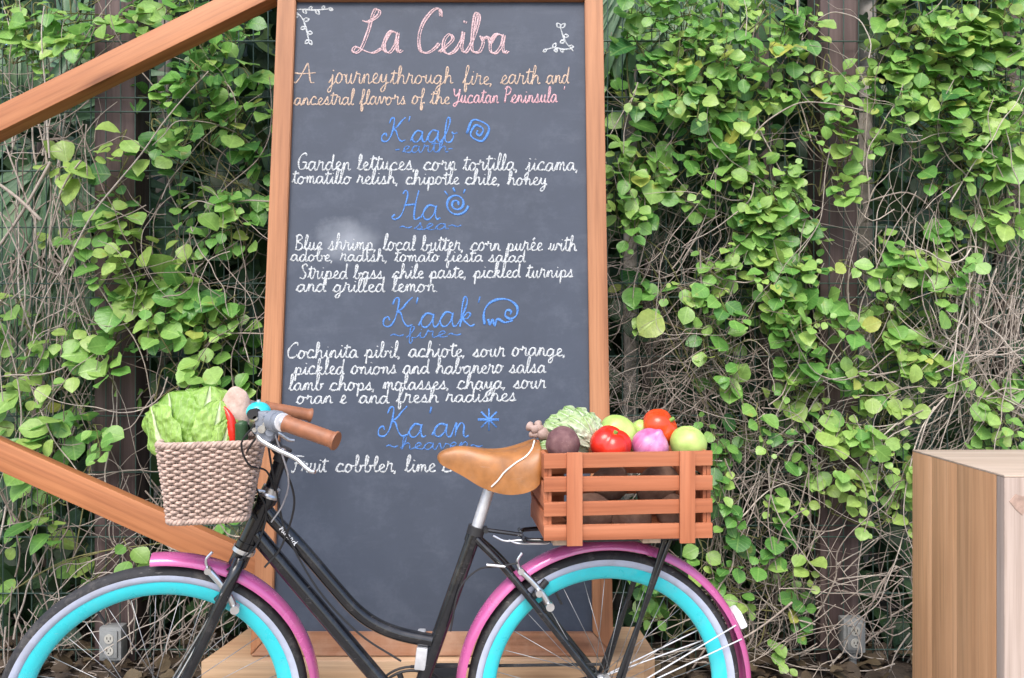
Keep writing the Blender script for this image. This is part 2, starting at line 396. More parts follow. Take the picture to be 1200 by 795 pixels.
# ------------------------------------------------------------------ chalkboard
BK = 0.1336                                   # lean: metres back per metre up
def board_pt(x, y, off=0.0):
    v = (y - CY) / FPX
    d = 2.3591 / (1 + BK * v)
    p = at(x, y, d)
    return p + BN * off
BU = V((0, BK, 1)).normalized(); BX = V((1, 0, 0)); BN = V((0, -1, BK)).normalized()     # up, right, out of the board
B0 = V((-0.2220, 2.25, 0.348))                # middle of the board's foot
BM = Matrix(((BX.x, BU.x, -BN.x, B0.x), (BX.y, BU.y, -BN.y, B0.y), (BX.z, BU.z, -BN.z, B0.z), (0, 0, 0, 1)))   # local x right, y up, z back
def make_board():
    T = thing('chalkboard', (B0.x, B0.y + 0.02, 0.290), 'tall wood framed black chalkboard covered in chalk menu writing, leaning back behind the bicycle', 'chalkboard')
    H = 1.881; W = 1.006; sw = 0.057
    # slate
    m, n, l, b = new_mat('slate')
    v = coords(n, l); f = noise_t(n, l, v, 3.0, 7, 0.65)
    r = ramp(n, [(0.25, (0.036, 0.046, 0.068)), (0.75, (0.054, 0.067, 0.096))]); l.new(f, r.inputs[0])
    vs2 = coords(n, l, (4.0, 22, 1), rot=(0, 0, 1.1)); f2 = noise_t(n, l, vs2, 1.0, 5, 0.7)
    r2 = ramp(n, [(0.55, (0, 0, 0)), (0.85, (0.10, 0.10, 0.10))]); l.new(f2, r2.inputs[0])
    col = mixc(n, l, r2.outputs[0], r.outputs[0], (0.24, 0.26, 0.30))
    # rubbed-out chalk cloud beside "shrimp"
    p = board_pt(405, 283); lp = BM.inverted() @ p
    vsub = n.new('ShaderNodeVectorMath'); vsub.operation = 'SUBTRACT'; vsub.inputs[1].default_value = (lp.x, lp.y, 0)
    tc = n.new('ShaderNodeTexCoord'); l.new(tc.outputs['Object'], vsub.inputs[0])
    vm = n.new('ShaderNodeVectorMath'); vm.operation = 'MULTIPLY'; vm.inputs[1].default_value = (6.5, 10, 0); l.new(vsub.outputs[0], vm.inputs[0])
    ln = n.new('ShaderNodeVectorMath'); ln.operation = 'LENGTH'; l.new(vm.outputs[0], ln.inputs[0])
    f3 = noise_t(n, l, tc.outputs['Object'], 14, 5, 0.6)
    ad = n.new('ShaderNodeMath'); ad.operation = 'ADD'; l.new(ln.outputs['Value'], ad.inputs[0]); l.new(f3, ad.inputs[1])
    mr = n.new('ShaderNodeMapRange'); mr.inputs[1].default_value = 0.45; mr.inputs[2].default_value = 1.25; mr.inputs[3].default_value = 0.36; mr.inputs[4].default_value = 0; l.new(ad.outputs[0], mr.inputs[0])
    col = mixc(n, l, mr.outputs[0], col, (0.50, 0.54, 0.60))
    fd = noise_t(n, l, tc.outputs['Object'], 7, 8, 0.75); rd = ramp(n, [(0.5, (0, 0, 0)), (0.85, (0.22, 0.22, 0.22))]); l.new(fd, rd.inputs[0])
    col = mixc(n, l, rd.outputs[0], col, (0.22, 0.25, 0.31))
    l.new(col, b.inputs['Base Color']); b.inputs['Roughness'].default_value = 0.62; b.inputs['Specular IOR Level'].default_value = 0.35
    s = MB(); s.box((0, H / 2 + 0.0, 0.010), (W - 2 * sw + 0.02, H + 0.02, 0.018)); s.build('slate_panel', m, T, BM, smooth=False)
    # frame: mitred members
    def member(poly, name, mat, rot):
        q = MB(); z0, z1 = -0.016, 0.034
        R = Matrix.Rotation(rot, 4, 'Z'); Ri = R.inverted()
        a = [Ri @ V((x, y, z0)) for x, y in poly]; c = [Ri @ V((x, y, z1)) for x, y in poly]
        bm = bmesh.new(); va = [bm.verts.new(p) for p in a]; vc = [bm.verts.new(p) for p in c]; k = len(poly)
        bm.faces.new(va); bm.faces.new(vc[::-1])
        for i in range(k): bm.faces.new((va[i], vc[i], vc[(i + 1) % k], va[(i + 1) % k]))
        bmesh.ops.recalc_face_normals(bm, faces=bm.faces[:])
        bmesh.ops.bevel(bm, geom=bm.edges[:], offset=0.0025, segments=2, affect='EDGES')
        bm.verts.index_update()
        q.add([v.co.copy() for v in bm.verts], [[v.index for v in f.verts] for f in bm.faces]); bm.free()
        return q.build(name, mat, T, BM @ R, angle=30)
    x0, x1 = -W / 2, W / 2; y0 = -0.064; y1 = H + 0.057; g = 0.0008
    member([(x0, y0 + 0.001), (x0 + sw - g, y0 + sw + 0.007), (x0 + sw - g, y1 - sw), (x0, y1)], 'frame_stile', M['frame_wood'], PI / 2)
    member([(x1, y0 + 0.001), (x1, y1), (x1 - sw + g, y1 - sw), (x1 - sw + g, y0 + sw + 0.007)], 'frame_stile', M['frame_wood'], PI / 2)
    member([(x0 + g, y0), (x1 - g, y0), (x1 - sw, y0 + sw + 0.006), (x0 + sw, y0 + sw + 0.006)], 'frame_rail', M['rail_wood'], 0)
    member([(x0 + sw, y1 - sw), (x1 - sw, y1 - sw), (x1 - g, y1), (x0 + g, y1)], 'frame_rail', M['frame_wood'], 0)
    # rear prop so that it stands
    for sx in (-0.35, 0.35):
        p = MB(); p.tube([BM @ V((sx, 1.2, 0.05)), V((B0.x + sx, B0.y + 0.45, 0.02))], 0.018, 4)
        p.build('prop_leg', M['frame_wood'], T, smooth=False)
    return T
BOARD = make_board()

# low wooden slab the board stands on
def make_slab():
    T = thing('wooden_plinth', (-0.22, 2.35, 0), 'low pale timber plinth under the chalkboard, behind both wheels', 'plinth')
    zt = 0.284
    def ring(z, o=0.0):
        pts = [(-0.848 - o, 2.195 - o), (0.36 + o, 2.195 - o), (0.395 + o, 2.225), (0.40 + o, 2.27), (0.385 + o, 2.46 + o), (-0.80 - o, 2.46 + o)]
        return [V((x, y, z)) for x, y in pts]
    s = MB(); s.prism(None, ring(0.152), ring(zt)); s.build('top_log', M['slab_wood'], T, angle=30, fix=True)
    s = MB(); s.prism(None, ring(0.0, -0.006), ring(0.149, -0.006)); s.build('bottom_log', M['slab_wood'], T, angle=30, fix=True)
make_slab()

# diagonal beams that meet beside the board
def make_beams():
    ap = board_pt(-417, 347, -0.012)
    for (x, y, dy, lab, ext) in ((318, -14, 0, 'orange brown timber beam rising to the top of the chalkboard frame', 0.02), (304, 668, 0, 'orange brown timber beam sloping down behind the woven basket to the chalkboard frame', 0.0)):
        p1 = board_pt(x, y, -0.012); d = (p1 - ap).normalized()
        p0 = ap + d * 0.10
        p1 = p1 - d * 0.004
        nrm = BN; up = nrm.cross(d).normalized()
        if up.z < 0: up = -up
        X = d; Z = up; Yv = Z.cross(X)
        L = (p1 - p0).length; c = p0
        Mx = Matrix(((X.x, Yv.x, Z.x, c.x), (X.y, Yv.y, Z.y, c.y), (X.z, Yv.z, Z.z, c.z), (0, 0, 0, 1)))
        b = MB(); b.box((L / 2, 0, 0), (L, 0.055, 0.079), bev=0.004)
        o = b.build('wooden_beam', M['beam_wood'], None, Mx, angle=30)
        tag(o, lab, 'beam', 'diagonal beams of the chalkboard frame')
make_beams()

# ------------------------------------------------------------------ chalk handwriting: a single-stroke cursive alphabet
GL = {
 'a': ([(0,.1),(.13,.5),(.4,.97),(.75,.88),(.4,.99),(.14,.6),(.18,.12),(.45,0),(.72,.4),(.8,.95),(.8,.35),(.92,.02),(1.1,.12)], []),
 'b': ([(0,.1),(.3,.9),(.45,1.8),(.3,2.1),(.2,1.7),(.2,.4),(.35,.02),(.65,.05),(.8,.5),(.65,.85),(.78,.72),(1.05,.8)], []),
 'c': ([(0,.1),(.13,.5),(.38,.95),(.68,.95),(.78,.74),(.66,.97),(.36,.93),(.14,.5),(.22,.08),(.5,0),(.75,.08),(.95,.25)], []),
 'd': ([(0,.1),(.13,.5),(.4,.97),(.72,.86),(.4,.99),(.14,.6),(.18,.12),(.45,0),(.72,.4),(.82,1.2),(.86,2.0),(.84,1.2),(.84,.35),(.95,.02),(1.12,.12)], []),
 'e': ([(0,.1),(.35,.4),(.65,.75),(.45,1.0),(.2,.7),(.22,.2),(.5,0),(.85,.15)], []),
 'f': ([(0,.1),(.35,.9),(.55,1.8),(.4,2.1),(.28,1.7),(.28,.3),(.28,-.7),(.42,-.85),(.5,-.4),(.45,.05),(.75,.15)], []),
 'g': ([(0,.1),(.13,.5),(.4,.97),(.75,.88),(.4,.99),(.14,.6),(.18,.12),(.45,0),(.72,.4),(.8,.95),(.8,0),(.75,-.7),(.5,-.95),(.35,-.7),(.6,-.3),(1.1,.1)], []),
 'h': ([(0,.1),(.3,.9),(.45,1.8),(.3,2.1),(.2,1.6),(.18,.0),(.22,.3),(.4,.8),(.6,1.0),(.78,.75),(.8,.2),(.92,.02),(1.1,.12)], []),
 'i': ([(0,.1),(.25,.6),(.32,1.0),(.3,.3),(.42,.02),(.62,.12)], [[(.34,1.42),(.38,1.52)]]),
 'j': ([(0,.1),(.25,.6),(.35,1.0),(.35,-.2),(.25,-.85),(.0,-.9),(-.02,-.6),(.3,-.2),(.65,.12)], [[(.36,1.42),(.4,1.52)]]),
 'k': ([(0,.1),(.3,.9),(.45,1.8),(.3,2.1),(.2,1.6),(.18,.0),(.22,.4),(.5,.95),(.7,.85),(.55,.55),(.3,.5),(.6,.15),(.8,.0),(1.0,.12)], []),
 'l': ([(0,.1),(.3,.9),(.42,1.8),(.28,2.1),(.17,1.6),(.17,.4),(.3,.02),(.55,.12)], []),
 'm': ([(0,.1),(.15,.7),(.25,.95),(.25,.05),(.28,.5),(.45,.95),(.6,.85),(.62,.05),(.65,.5),(.85,.97),(1.0,.8),(1.02,.2),(1.15,.02),(1.32,.12)], []),
 'n': ([(0,.1),(.15,.7),(.25,.95),(.25,.05),(.28,.5),(.5,.97),(.7,.8),(.72,.2),(.85,.02),(1.02,.12)], []),
 'o': ([(0,.1),(.1,.45),(.3,.95),(.5,1.0),(.3,.97),(.1,.55),(.2,.08),(.48,0),(.74,.4),(.66,.88),(.5,.95),(.75,.82),(1.0,.85)], []),
 'p': ([(0,.1),(.2,.6),(.28,1.0),(.26,0),(.24,-.9),(.26,-.2),(.3,.6),(.55,1.0),(.8,.7),(.75,.15),(.45,0),(.7,.02),(1.05,.12)], []),
 'r': ([(0,.1),(.18,.75),(.22,1.28),(.3,1.0),(.62,.97),(.6,.5),(.68,.05),(.9,.12)], []),
 's': ([(0,.1),(.3,.65),(.45,1.08),(.5,.7),(.62,.3),(.45,0),(.2,.1),(.45,.02),(.85,.12)], []),
 't': ([(0,.1),(.25,.8),(.35,1.7),(.3,.8),(.32,.2),(.45,.02),(.65,.12)], [[(.0,1.28),(.35,1.36),(.8,1.36)]]),
 'u': ([(0,.1),(.2,.6),(.25,1.0),(.22,.3),(.4,.02),(.65,.3),(.75,1.0),(.75,.3),(.88,.02),(1.05,.12)], []),
 'v': ([(0,.1),(.15,.8),(.28,.95),(.45,.05),(.75,.8),(.72,.95),(1.0,.85)], []),
 'w': ([(0,.1),(.2,.6),(.25,1.0),(.25,.25),(.42,.02),(.6,.3),(.65,.9),(.65,.25),(.82,.02),(1.02,.4),(1.05,.95),(1.3,.85)], []),
 'y': ([(0,.1),(.15,.7),(.25,1.0),(.25,.35),(.42,.1),(.65,.3),(.78,1.0),(.78,0),(.7,-.7),(.45,-.95),(.3,-.7),(.6,-.25),(1.05,.1)], []),
 'z': ([(0,.1),(.2,.9),(.6,.95),(.2,.05),(.75,.05),(1.0,.12)], []),
 'A': ([(-.1,.15),(.1,0),(.35,.6),(.65,1.7),(.78,2.05),(.9,1.2),(1.05,.1),(1.3,0)], [[(-.05,1.05),(.4,.95),(1.35,1.05)]]),
 'L': ([(.35,1.55),(.6,1.5),(1.05,1.75),(1.15,2.0),(.95,2.1),(.8,1.8),(.65,1.0),(.4,.25),(.12,.0),(-.05,.12),(.1,.3),(.45,.15),(1.0,.0),(1.45,.2)], []),
 'C': ([(1.15,1.7),(1.05,2.05),(.7,2.0),(.25,1.4),(.1,.7),(.25,.1),(.65,0),(1.05,.25),(1.2,.45)], []),
 'K': ([(.1,1.55),(.22,1.95),(.42,1.95),(.42,1.3),(.3,.5),(.05,.05),(-.28,.1),(-.32,.5),(-.1,.7),(.02,.45)], [[(1.2,2.05),(.95,1.75),(.65,1.25),(.36,1.05),(.6,.95),(.8,.4),(1.05,.05),(1.35,.15)]]),
 'H': ([(-.15,.35),(-.3,.15),(-.1,0),(.2,.3),(.4,1.2),(.45,1.85),(.3,2.05),(.2,1.8)], [[(1.05,2.05),(.95,1.2),(.92,.2),(1.05,0),(1.25,.15)], [(.3,1.0),(.95,1.08)]]),
 'B': ([(.2,2.0),(.2,1.0),(.18,0)], [[(0,1.85),(.55,2.1),(.85,1.65),(.3,1.1),(.85,.8),(.92,.2),(.5,-.05),(.08,.08)]]),
 'S': ([(.95,1.7),(.75,2.05),(.35,1.75),(.5,1.15),(.85,.6),(.6,0),(.1,.15)], []),
 'G': ([(1.0,1.75),(.75,2.05),(.3,1.7),(.1,.9),(.3,.1),(.8,.15),(1.0,.85),(.55,.9),(1.0,.85),(1.02,.2),(1.2,.1)], []),
 'F': ([(.55,1.9),(.45,.8),(.3,.1),(.05,-.05),(-.05,.2)], [[(-.1,1.75),(.4,2.0),(1.4,1.95)], [(.25,1.05),(.95,1.15)]]),
 'Y': ([(0,1.8),(.1,2.0),(.2,1.3),(.5,1.05),(.85,1.5),(.95,2.0),(.9,.9),(.7,-.1),(.35,-.4),(.2,-.1),(.7,.15),(1.1,.3)], []),
 'P': ([(.3,2.0),(.25,1.0),(.2,0)], [[(0,1.75),(.45,2.1),(.95,1.75),(.75,1.15),(.25,1.0)]]),
 ',': (None, [[(.12,.12),(.15,-.02),(.05,-.3)]]), '.': (None, [[(.1,.02),(.16,.08)]]), "'": (None, [[(.15,2.1),(.1,1.65)]]),
 '~': (None, [[(0,.45),(.25,.65),(.5,.45),(.75,.35),(1.0,.55)]]), '-': (None, [[(0,.5),(.4,.55)]]),
}
ADV = {',': .5, '.': .5, "'": .35, '~': 1.2, '-': .7}
CAPW = {'A': 1.4, 'L': 1.45, 'C': 1.25, 'K': 1.35, 'H': 1.3, 'B': 1.15, 'S': 1.15, 'G': 1.2, 'F': 1.25, 'Y': 1.15, 'P': 1.1}
def strokes_of(text, rng):
    out = []; x = 0.0; cur = None
    for ch in text.replace('é', 'e\u0301'):
        if ch == ' ':
            if cur: out.append(cur); cur = None
            x += .72; continue
        if ch == '\u0301':
            out.append([(x - .55, 1.35), (x - .3, 1.7)]); continue
        main, extra = GL[ch]
        jy = rng.uniform(-.05, .05); js = rng.uniform(.93, 1.07)
        for e in extra: out.append([(x + a, b * js + jy) for a, b in e])
        if main is None:
            if cur: out.append(cur); cur = None
            x += ADV[ch]; continue
        pts = [(x + a, b * js + jy) for a, b in main]
        if ch.isupper():
            if cur: out.append(cur)
            out.append(pts); cur = None; x += CAPW[ch]; continue
        if cur is None: cur = pts
        else:
            cur = cur + pts[1:] if cur[-1][1] > .5 else cur[:-1] + pts
        x = pts[-1][0]
    if cur: out.append(cur)
    return out, x

def mat_chalk(name, col, cover=0.5):
    m, n, l, b = new_mat(name)
    v = coords(n, l); f = noise_t(n, l, v, 300, 3, 0.75)
    l.new(mixc(n, l, f, tuple(c * 0.8 for c in col), col), b.inputs['Base Color'])
    b.inputs['Roughness'].default_value = 0.95; b.inputs['Specular IOR Level'].default_value = 0.05
    tr = n.new('ShaderNodeBsdfTransparent'); mx = n.new('ShaderNodeMixShader')
    mr = n.new('ShaderNodeMapRange'); mr.inputs[1].default_value = 0.38; mr.inputs[2].default_value = 0.58
    mr.inputs[3].default_value = cover; mr.inputs[4].default_value = 1.0; l.new(f, mr.inputs[0])
    l.new(mr.outputs[0], mx.inputs[0]); l.new(tr.outputs[0], mx.inputs[1]); l.new(b.outputs[0], mx.inputs[2])
    l.new(mx.outputs[0], n['Material Output'].inputs[0])
    return m
CH = {'white': mat_chalk('chalk_white', (0.62, 0.65, 0.67), 0.22), 'tan': mat_chalk('chalk_tan', (0.62, 0.47, 0.37), 0.35),
      'pink': mat_chalk('chalk_pink', (0.70, 0.42, 0.46), 0.35), 'blue': mat_chalk('chalk_blue', (0.12, 0.29, 0.70), 0.35),
      'title': mat_chalk('chalk_rose', (0.70, 0.50, 0.52), 0.2), 'dim': mat_chalk('chalk_dim_blue', (0.10, 0.23, 0.55), 0.35)}
rngT = random.Random(5)
FL = (BN, 0.10)
def chalk_strokes(mb, strokes, r=1.35, off=-0.0006, smooth=True):
    for s in strokes:
        pts = spline([(a, b, 0) for a, b in s], 5) if smooth and len(s) > 2 else [V((a, b, 0)) for a, b in s]
        k = 2.42 / FPX
        P = [board_pt(p.x, p.y, off) for p in pts]
        ph = rngT.uniform(0, 6)
        mb.tube(P, [r * k * (1 + 0.30 * math.sin(i * 0.55 + ph)) for i in range(len(P))], 6, flat=FL)
def write(segs, name='chalk_lettering'):
    """segs: list of (text, x0, x1, baseline at x0, baseline at x1, x-height px, colour, stroke radius px, double)"""
    for text, x0, x1, y0, y1, xh, colr, r, dbl in segs:
        r *= (0.66 if colr == 'white' else 0.74)
        st, w = strokes_of(text, rngT); mb = MB()
        xs = [p[0] for s in st for p in s]; a0, a1 = min(xs), max(xs)
        sx = (x1 - x0) / (a1 - a0)
        def mp(p, dx=0, dy=0):
            t = (p[0] - a0) / (a1 - a0)
            return (x0 + (p[0] - a0) * sx + p[1] * xh * 0.10 + dx, y0 + (y1 - y0) * t - p[1] * xh + dy)
        chalk_strokes(mb, [[mp(p) for p in s] for s in st], r)
        if dbl: chalk_strokes(mb, [[mp(p, dbl, dbl * .4) for p in s] for s in st], r * .8, -0.0004)
        mb.build(name, CH[colr], BOARD, angle=0)
W = 'white'
write([
 ('La Ceiba', 412, 594, 62, 62, 23.5, 'title', 1.35, 2.4),
 ('A', 343, 369, 97, 97, 11.5, 'tan', 1.1, 0), ('journey', 385, 455, 98, 98, 11, 'tan', 1.1, 0), ('through', 457, 531, 98, 98, 9.8, 'tan', 1.1, 0),
 ('fire, earth', 542, 633, 99, 98, 9.8, 'tan', 1.1, 0), ('and', 640, 667, 98, 98, 9.5, 'tan', 1.1, 0),
 ('ancestral flavors of the', 344, 527, 123, 122, 8.6, 'tan', 1.1, 0), ("Yucatan Peninsula '", 530, 660, 121, 120, 8.6, 'pink', 1.15, 0),
 ("K'aab", 447, 535, 167, 167, 14, 'blue', 1.25, 0), ('-earth-', 463, 530, 179, 178, 7.5, 'dim', 1.0, 0),
 ('Garden lettuces, corn tortilla, jicama,', 349, 676, 199, 200, 9.2, W, 1.45, 0),
 ('tomatillo relish, chipotle chile, honey', 342, 641, 215, 217, 8.2, W, 1.45, 0),
 ('Ha', 459, 516, 257, 257, 16.5, 'blue', 1.25, 0), ('~sea~', 468, 540, 270, 268, 7, 'dim', 1.0, 0),
 ('Blue shrimp, local butter, corn purée with', 345, 676, 293, 294, 8.8, W, 1.4, 0),
 ('adobe, radish, tomato fiesta salad', 340, 616, 306, 307, 7.4, W, 1.35, 0),
 ('Striped bass, chile paste, pickled turnips', 351, 672, 327, 325, 8.3, W, 1.4, 0),
 ('and grilled lemon.', 347, 512, 342, 342, 8.3, W, 1.4, 0),
 ("K'aak'", 449, 559, 383, 383, 16, 'blue', 1.25, 0), ('~fire~', 457, 540, 397, 395, 7, 'dim', 1.0, 0),
 ('Cochinita pibil, achiote, sour orange,', 337, 661, 420, 417, 8.8, W, 1.45, 0),
 ('pickled onions and habanero salsa', 344, 640, 439, 437, 8.8, W, 1.45, 0),
 ('lamb chops, molasses, chaya, sour', 338, 640, 458, 455, 8.6, W, 1.45, 0),
 ('oran', 347, 390, 473, 473, 8.4, W, 1.45, 0), ('e', 398, 406, 473, 473, 8.4, W, 1.45, 0), ('and fresh radishes', 420, 605, 473, 470, 8.4, W, 1.45, 0),
 ("Ka'an", 443, 549, 512, 512, 16.5, 'blue', 1.25, 0), ('~heaven~', 452, 565, 527, 526, 7.5, 'dim', 1.0, 0),
 ('Fruit', 341, 384, 553, 553, 9.5, W, 1.45, 0), ('cobbler, lime crumble', 393, 590, 553, 553, 9, W, 1.45, 0),
])
def symbols():
    # square spiral, round spiral, wave curl, star
    def rot(pts, cx, cy, a): return [(cx + x * math.cos(a) - y * math.sin(a), cy + x * math.sin(a) + y * math.cos(a)) for x, y in pts]
    mb = MB(); sq = [(-10, 9), (-10, -9), (10, -9), (10, 9), (-5, 9), (-5, -4), (5, -4), (5, 4), (0, 4), (0, 0)]
    chalk_strokes(mb, [rot(sq, 560, 153, 0.45)], 1.3); mb.build('chalk_symbol', CH['blue'], BOARD, angle=0)
    mb = MB(); sp = [(535 + (1.5 + 12.5 * t) * math.cos(-t * 13 + 0.6), 239 + (1.5 + 12.5 * t) * math.sin(-t * 13 + 0.6)) for t in [i / 50 for i in range(51)]]
    chalk_strokes(mb, [sp], 1.3, smooth=False)
    chalk_strokes(mb, [[(525, 229), (521, 224)], [(533, 225), (531, 220)], [(543, 227), (545, 222)]], 1.1, smooth=False); mb.build('chalk_symbol', CH['blue'], BOARD, angle=0)
    mb = MB(); wv = [(568, 381), (567, 368), (572, 357), (584, 351), (597, 352), (606, 360), (605, 370), (598, 374), (592, 370), (594, 364), (599, 365), (598, 369)]
    chalk_strokes(mb, [wv, [(572, 374), (574, 381), (577, 375), (580, 382), (583, 374), (591, 378), (601, 376)]], 1.3); mb.build('chalk_symbol', CH['blue'], BOARD, angle=0)
    mb = MB(); chalk_strokes(mb, [[(573 + 13 * math.cos(a) * (1 if i % 2 else .9), 492 + 13 * math.sin(a)), (573 - 13 * math.cos(a), 492 - 13 * math.sin(a))] for i, a in enumerate([k * PI / 4 for k in range(4)])], 1.2, smooth=False)
    mb.build('chalk_symbol', CH['blue'], BOARD, angle=0)
    # floral corner flourishes
    def sprig(pts, leaves):
        mb = MB(); chalk_strokes(mb, [pts], 0.9)
        for x, y, a, s in leaves:
            lp = [(x, y), (x + s * .5 * math.cos(a) - s * .3 * math.sin(a), y + s * .5 * math.sin(a) + s * .3 * math.cos(a)), (x + s * math.cos(a), y + s * math.sin(a)),
                  (x + s * .5 * math.cos(a) + s * .3 * math.sin(a), y + s * .5 * math.sin(a) - s * .3 * math.cos(a)), (x, y)]
            chalk_strokes(mb, [lp], 0.95)
        mb.build('chalk_flourish', CH['white'], BOARD, angle=0)
    sprig([(343, 12), (355, 11), (370, 12), (390, 10)], [(355, 11, .9, 6), (362, 12, -.9, 5), (370, 12, .9, 6), (377, 11, -.8, 5), (385, 10, .3, 5)])
    sprig([(346, 14), (353, 20), (358, 31), (362, 48)], [(350, 17, 2.6, 6), (355, 24, -.2, 7), (358, 32, 2.8, 6), (360, 38, .2, 6), (362, 47, 1.0, 6), (362, 47, 2.4, 6)])
    sprig([(657, 33), (660, 43), (664, 51), (672, 60)], [(657, 33, -2.2, 7), (657, 33, -.8, 7), (660, 42, .1, 6), (662, 48, 2.8, 6), (667, 54, .2, 5)])
    sprig([(640, 58), (650, 56), (660, 58), (671, 57)], [(641, 58, 2.6, 5), (648, 56, -1.0, 6), (650, 57, 1.0, 5), (657, 57, 1.0, 5)])
symbols()

# ------------------------------------------------------------------ bicycle
BD = V((-0.9954, -0.0961, 0)); BT = V((0.0961, -0.9954, 0))     # forward, towards the viewer's side
BO = V((0.222, 1.92, 0))
def bk(s, t, z): return BO + BD * s + BT * t + V((0, 0, z))
def pb(x, y, t=0.0):
    """(s, t, z) on the bicycle's lengthwise plane at side offset t seen at photograph pixel (x, y)"""
    u = (x - CX) / FPX; ox = BO.x + BT.x * t; oy = BO.y + BT.y * t
    s = (ox - u * oy) / (-BD.x + u * BD.y)
    Y = oy + BD.y * s
    return (s, t, CAM_Z - (y - CY) / FPX * Y)
def pw(x, y, t=0.0): return bk(*pb(x, y, t))
BIKE = thing('bicycle', bk(0.52, 0, 0), 'black step through bicycle with teal rims and pink mudguards standing before the chalkboard', 'bicycle')
STEER = rad(9)
HA = pw(333, 540); HB = pw(286, 644); HAX = (HA - HB).normalized()
SM = Matrix.Translation(HB) @ Matrix.Rotation(STEER, 4, HAX) @ Matrix.Translation(-HB)     # turns the front end
def steer(p): return SM @ V(p)
RZ = 0.33
ax_r = bk(0.0, 0, RZ)
FS = 1.028
def wheel(centre_s, xf, parent):
    """xf maps a world point of the straight bicycle to its place"""
    def P(a, r, t): return xf(bk(centre_s + math.cos(a) * r, t, RZ + math.sin(a) * r))
    hub_o = MB(); hub_o.tube([P(0, 0, t) for t in (-0.05, -0.035, -0.034, -0.026, -0.025, 0.025, 0.026, 0.034, 0.035, 0.05)], [0.008, 0.008, 0.024, 0.024, 0.016, 0.016, 0.024, 0.024, 0.008, 0.008], 20)
    W_ = hub_o.build('wheel', M['silver'], parent)
    def band(name, prof, mat):
        mb = MB(); n = 128; k = len(prof)
        vs_ = [P(2 * PI * i / n, r, t) for i in range(n) for r, t in prof]
        fs = [(i * k + j, i * k + (j + 1) % k, ((i + 1) % n) * k + (j + 1) % k, ((i + 1) % n) * k + j) for i in range(n) for j in range(k)]
        mb.add(vs_, fs); return mb.build(name, mat, W_, fix=True, angle=45)
    # tyre: crown, pale sidewalls as a separate band; rim: deep section
    band('tyre', [(0.330, 0), (0.3285, 0.009), (0.324, 0.0165), (0.318, 0.0205), (0.3135, 0.0212), (0.312, 0.018), (0.312, -0.018), (0.3135, -0.0212), (0.318, -0.0205), (0.324, -0.0165), (0.3285, -0.009)], M['rubber'])
    for sg in (1, -1):
        band('whitewall', [(0.3134, 0.0215 * sg), (0.306, 0.0212 * sg), (0.300, 0.0185 * sg), (0.2965, 0.0150 * sg), (0.2965, 0.010 * sg), (0.311, 0.010 * sg)], M['whitewall'])
    band('rim', [(0.2985, 0.0145), (0.296, 0.0152), (0.283, 0.0142), (0.272, 0.0105), (0.2650, 0.0062), (0.2625, 0.0), (0.2650, -0.0062), (0.272, -0.0105), (0.283, -0.0142), (0.296, -0.0152), (0.2985, -0.0145), (0.2985, 0)], M['teal'])
    for i in range(32):
        sg = 1 if i % 2 else -1
        a = 2 * PI * i / 32; off = (0.95 if (i // 2) % 2 else -0.95)
        mb = MB(); mb.tube([P(a + off, 0.0215, 0.030 * sg), P(a, 0.265, 0.002 * sg)], 0.0009, 5); mb.build('spoke', M['spoke_steel'], W_, angle=0)
    vl = MB(); vl.tube([P(1.1, 0.263, 0), P(1.1, 0.23, 0)], 0.003, 6); vl.build('valve', M['black_plastic'], W_)
    return W_
wheel(0.0, lambda p: p, BIKE)
wheel(FS, steer, BIKE)

def fender(cs, xf, a0, a1, name='mudguard'):
    mb = MB(); n = 60; sec = [(0.338, 0.0300), (0.346, 0.0292), (0.3525, 0.0235), (0.3565, 0.013), (0.358, 0), (0.3565, -0.013), (0.3525, -0.0235), (0.346, -0.0292), (0.338, -0.0300)]
    inn = [(r - 0.0018 if abs(t) < 0.028 else r, t * 0.93) for r, t in sec]
    loop = sec + inn[::-1]; k = len(loop)
    vs_ = []
    for i in range(n + 1):
        a = a0 + (a1 - a0) * i / n
        vs_ += [xf(bk(cs + math.cos(a) * r, t, RZ + math.sin(a) * r)) for r, t in loop]
    fs = [(i * k + j, i * k + (j + 1) % k, (i + 1) * k + (j + 1) % k, (i + 1) * k + j) for i in range(n) for j in range(k)]
    fs += [tuple(range(k - 1, -1, -1)), tuple(n * k + j for j in range(k))]
    mb.add(vs_, fs); return mb.build(name, M['pink'], BIKE, fix=True, angle=50)
fender(0.0, lambda p: p, rad(-28), rad(182))
fender(FS, steer, rad(89), rad(205))
# front mudguard's black edge trim is its shadow; rear reflector
def bike_tube(name, pts, r, n=14, mat='black_paint', xf=None, sub=6, parent=None):
    P = [V(p) for p in pts]
    if len(P) > 2 and sub: P = spline(P, sub)
    if xf: P = [xf(p) for p in P]
    mb = MB(); mb.tube(P, r, n); return mb.build(name, M[mat], parent or BIKE)
BB = bk(0.462, 0, 0.285)
ST = pw(558, 621)
HT0 = HB + HAX * 0.006; HT1 = HB + (HA - HB) * 0.60
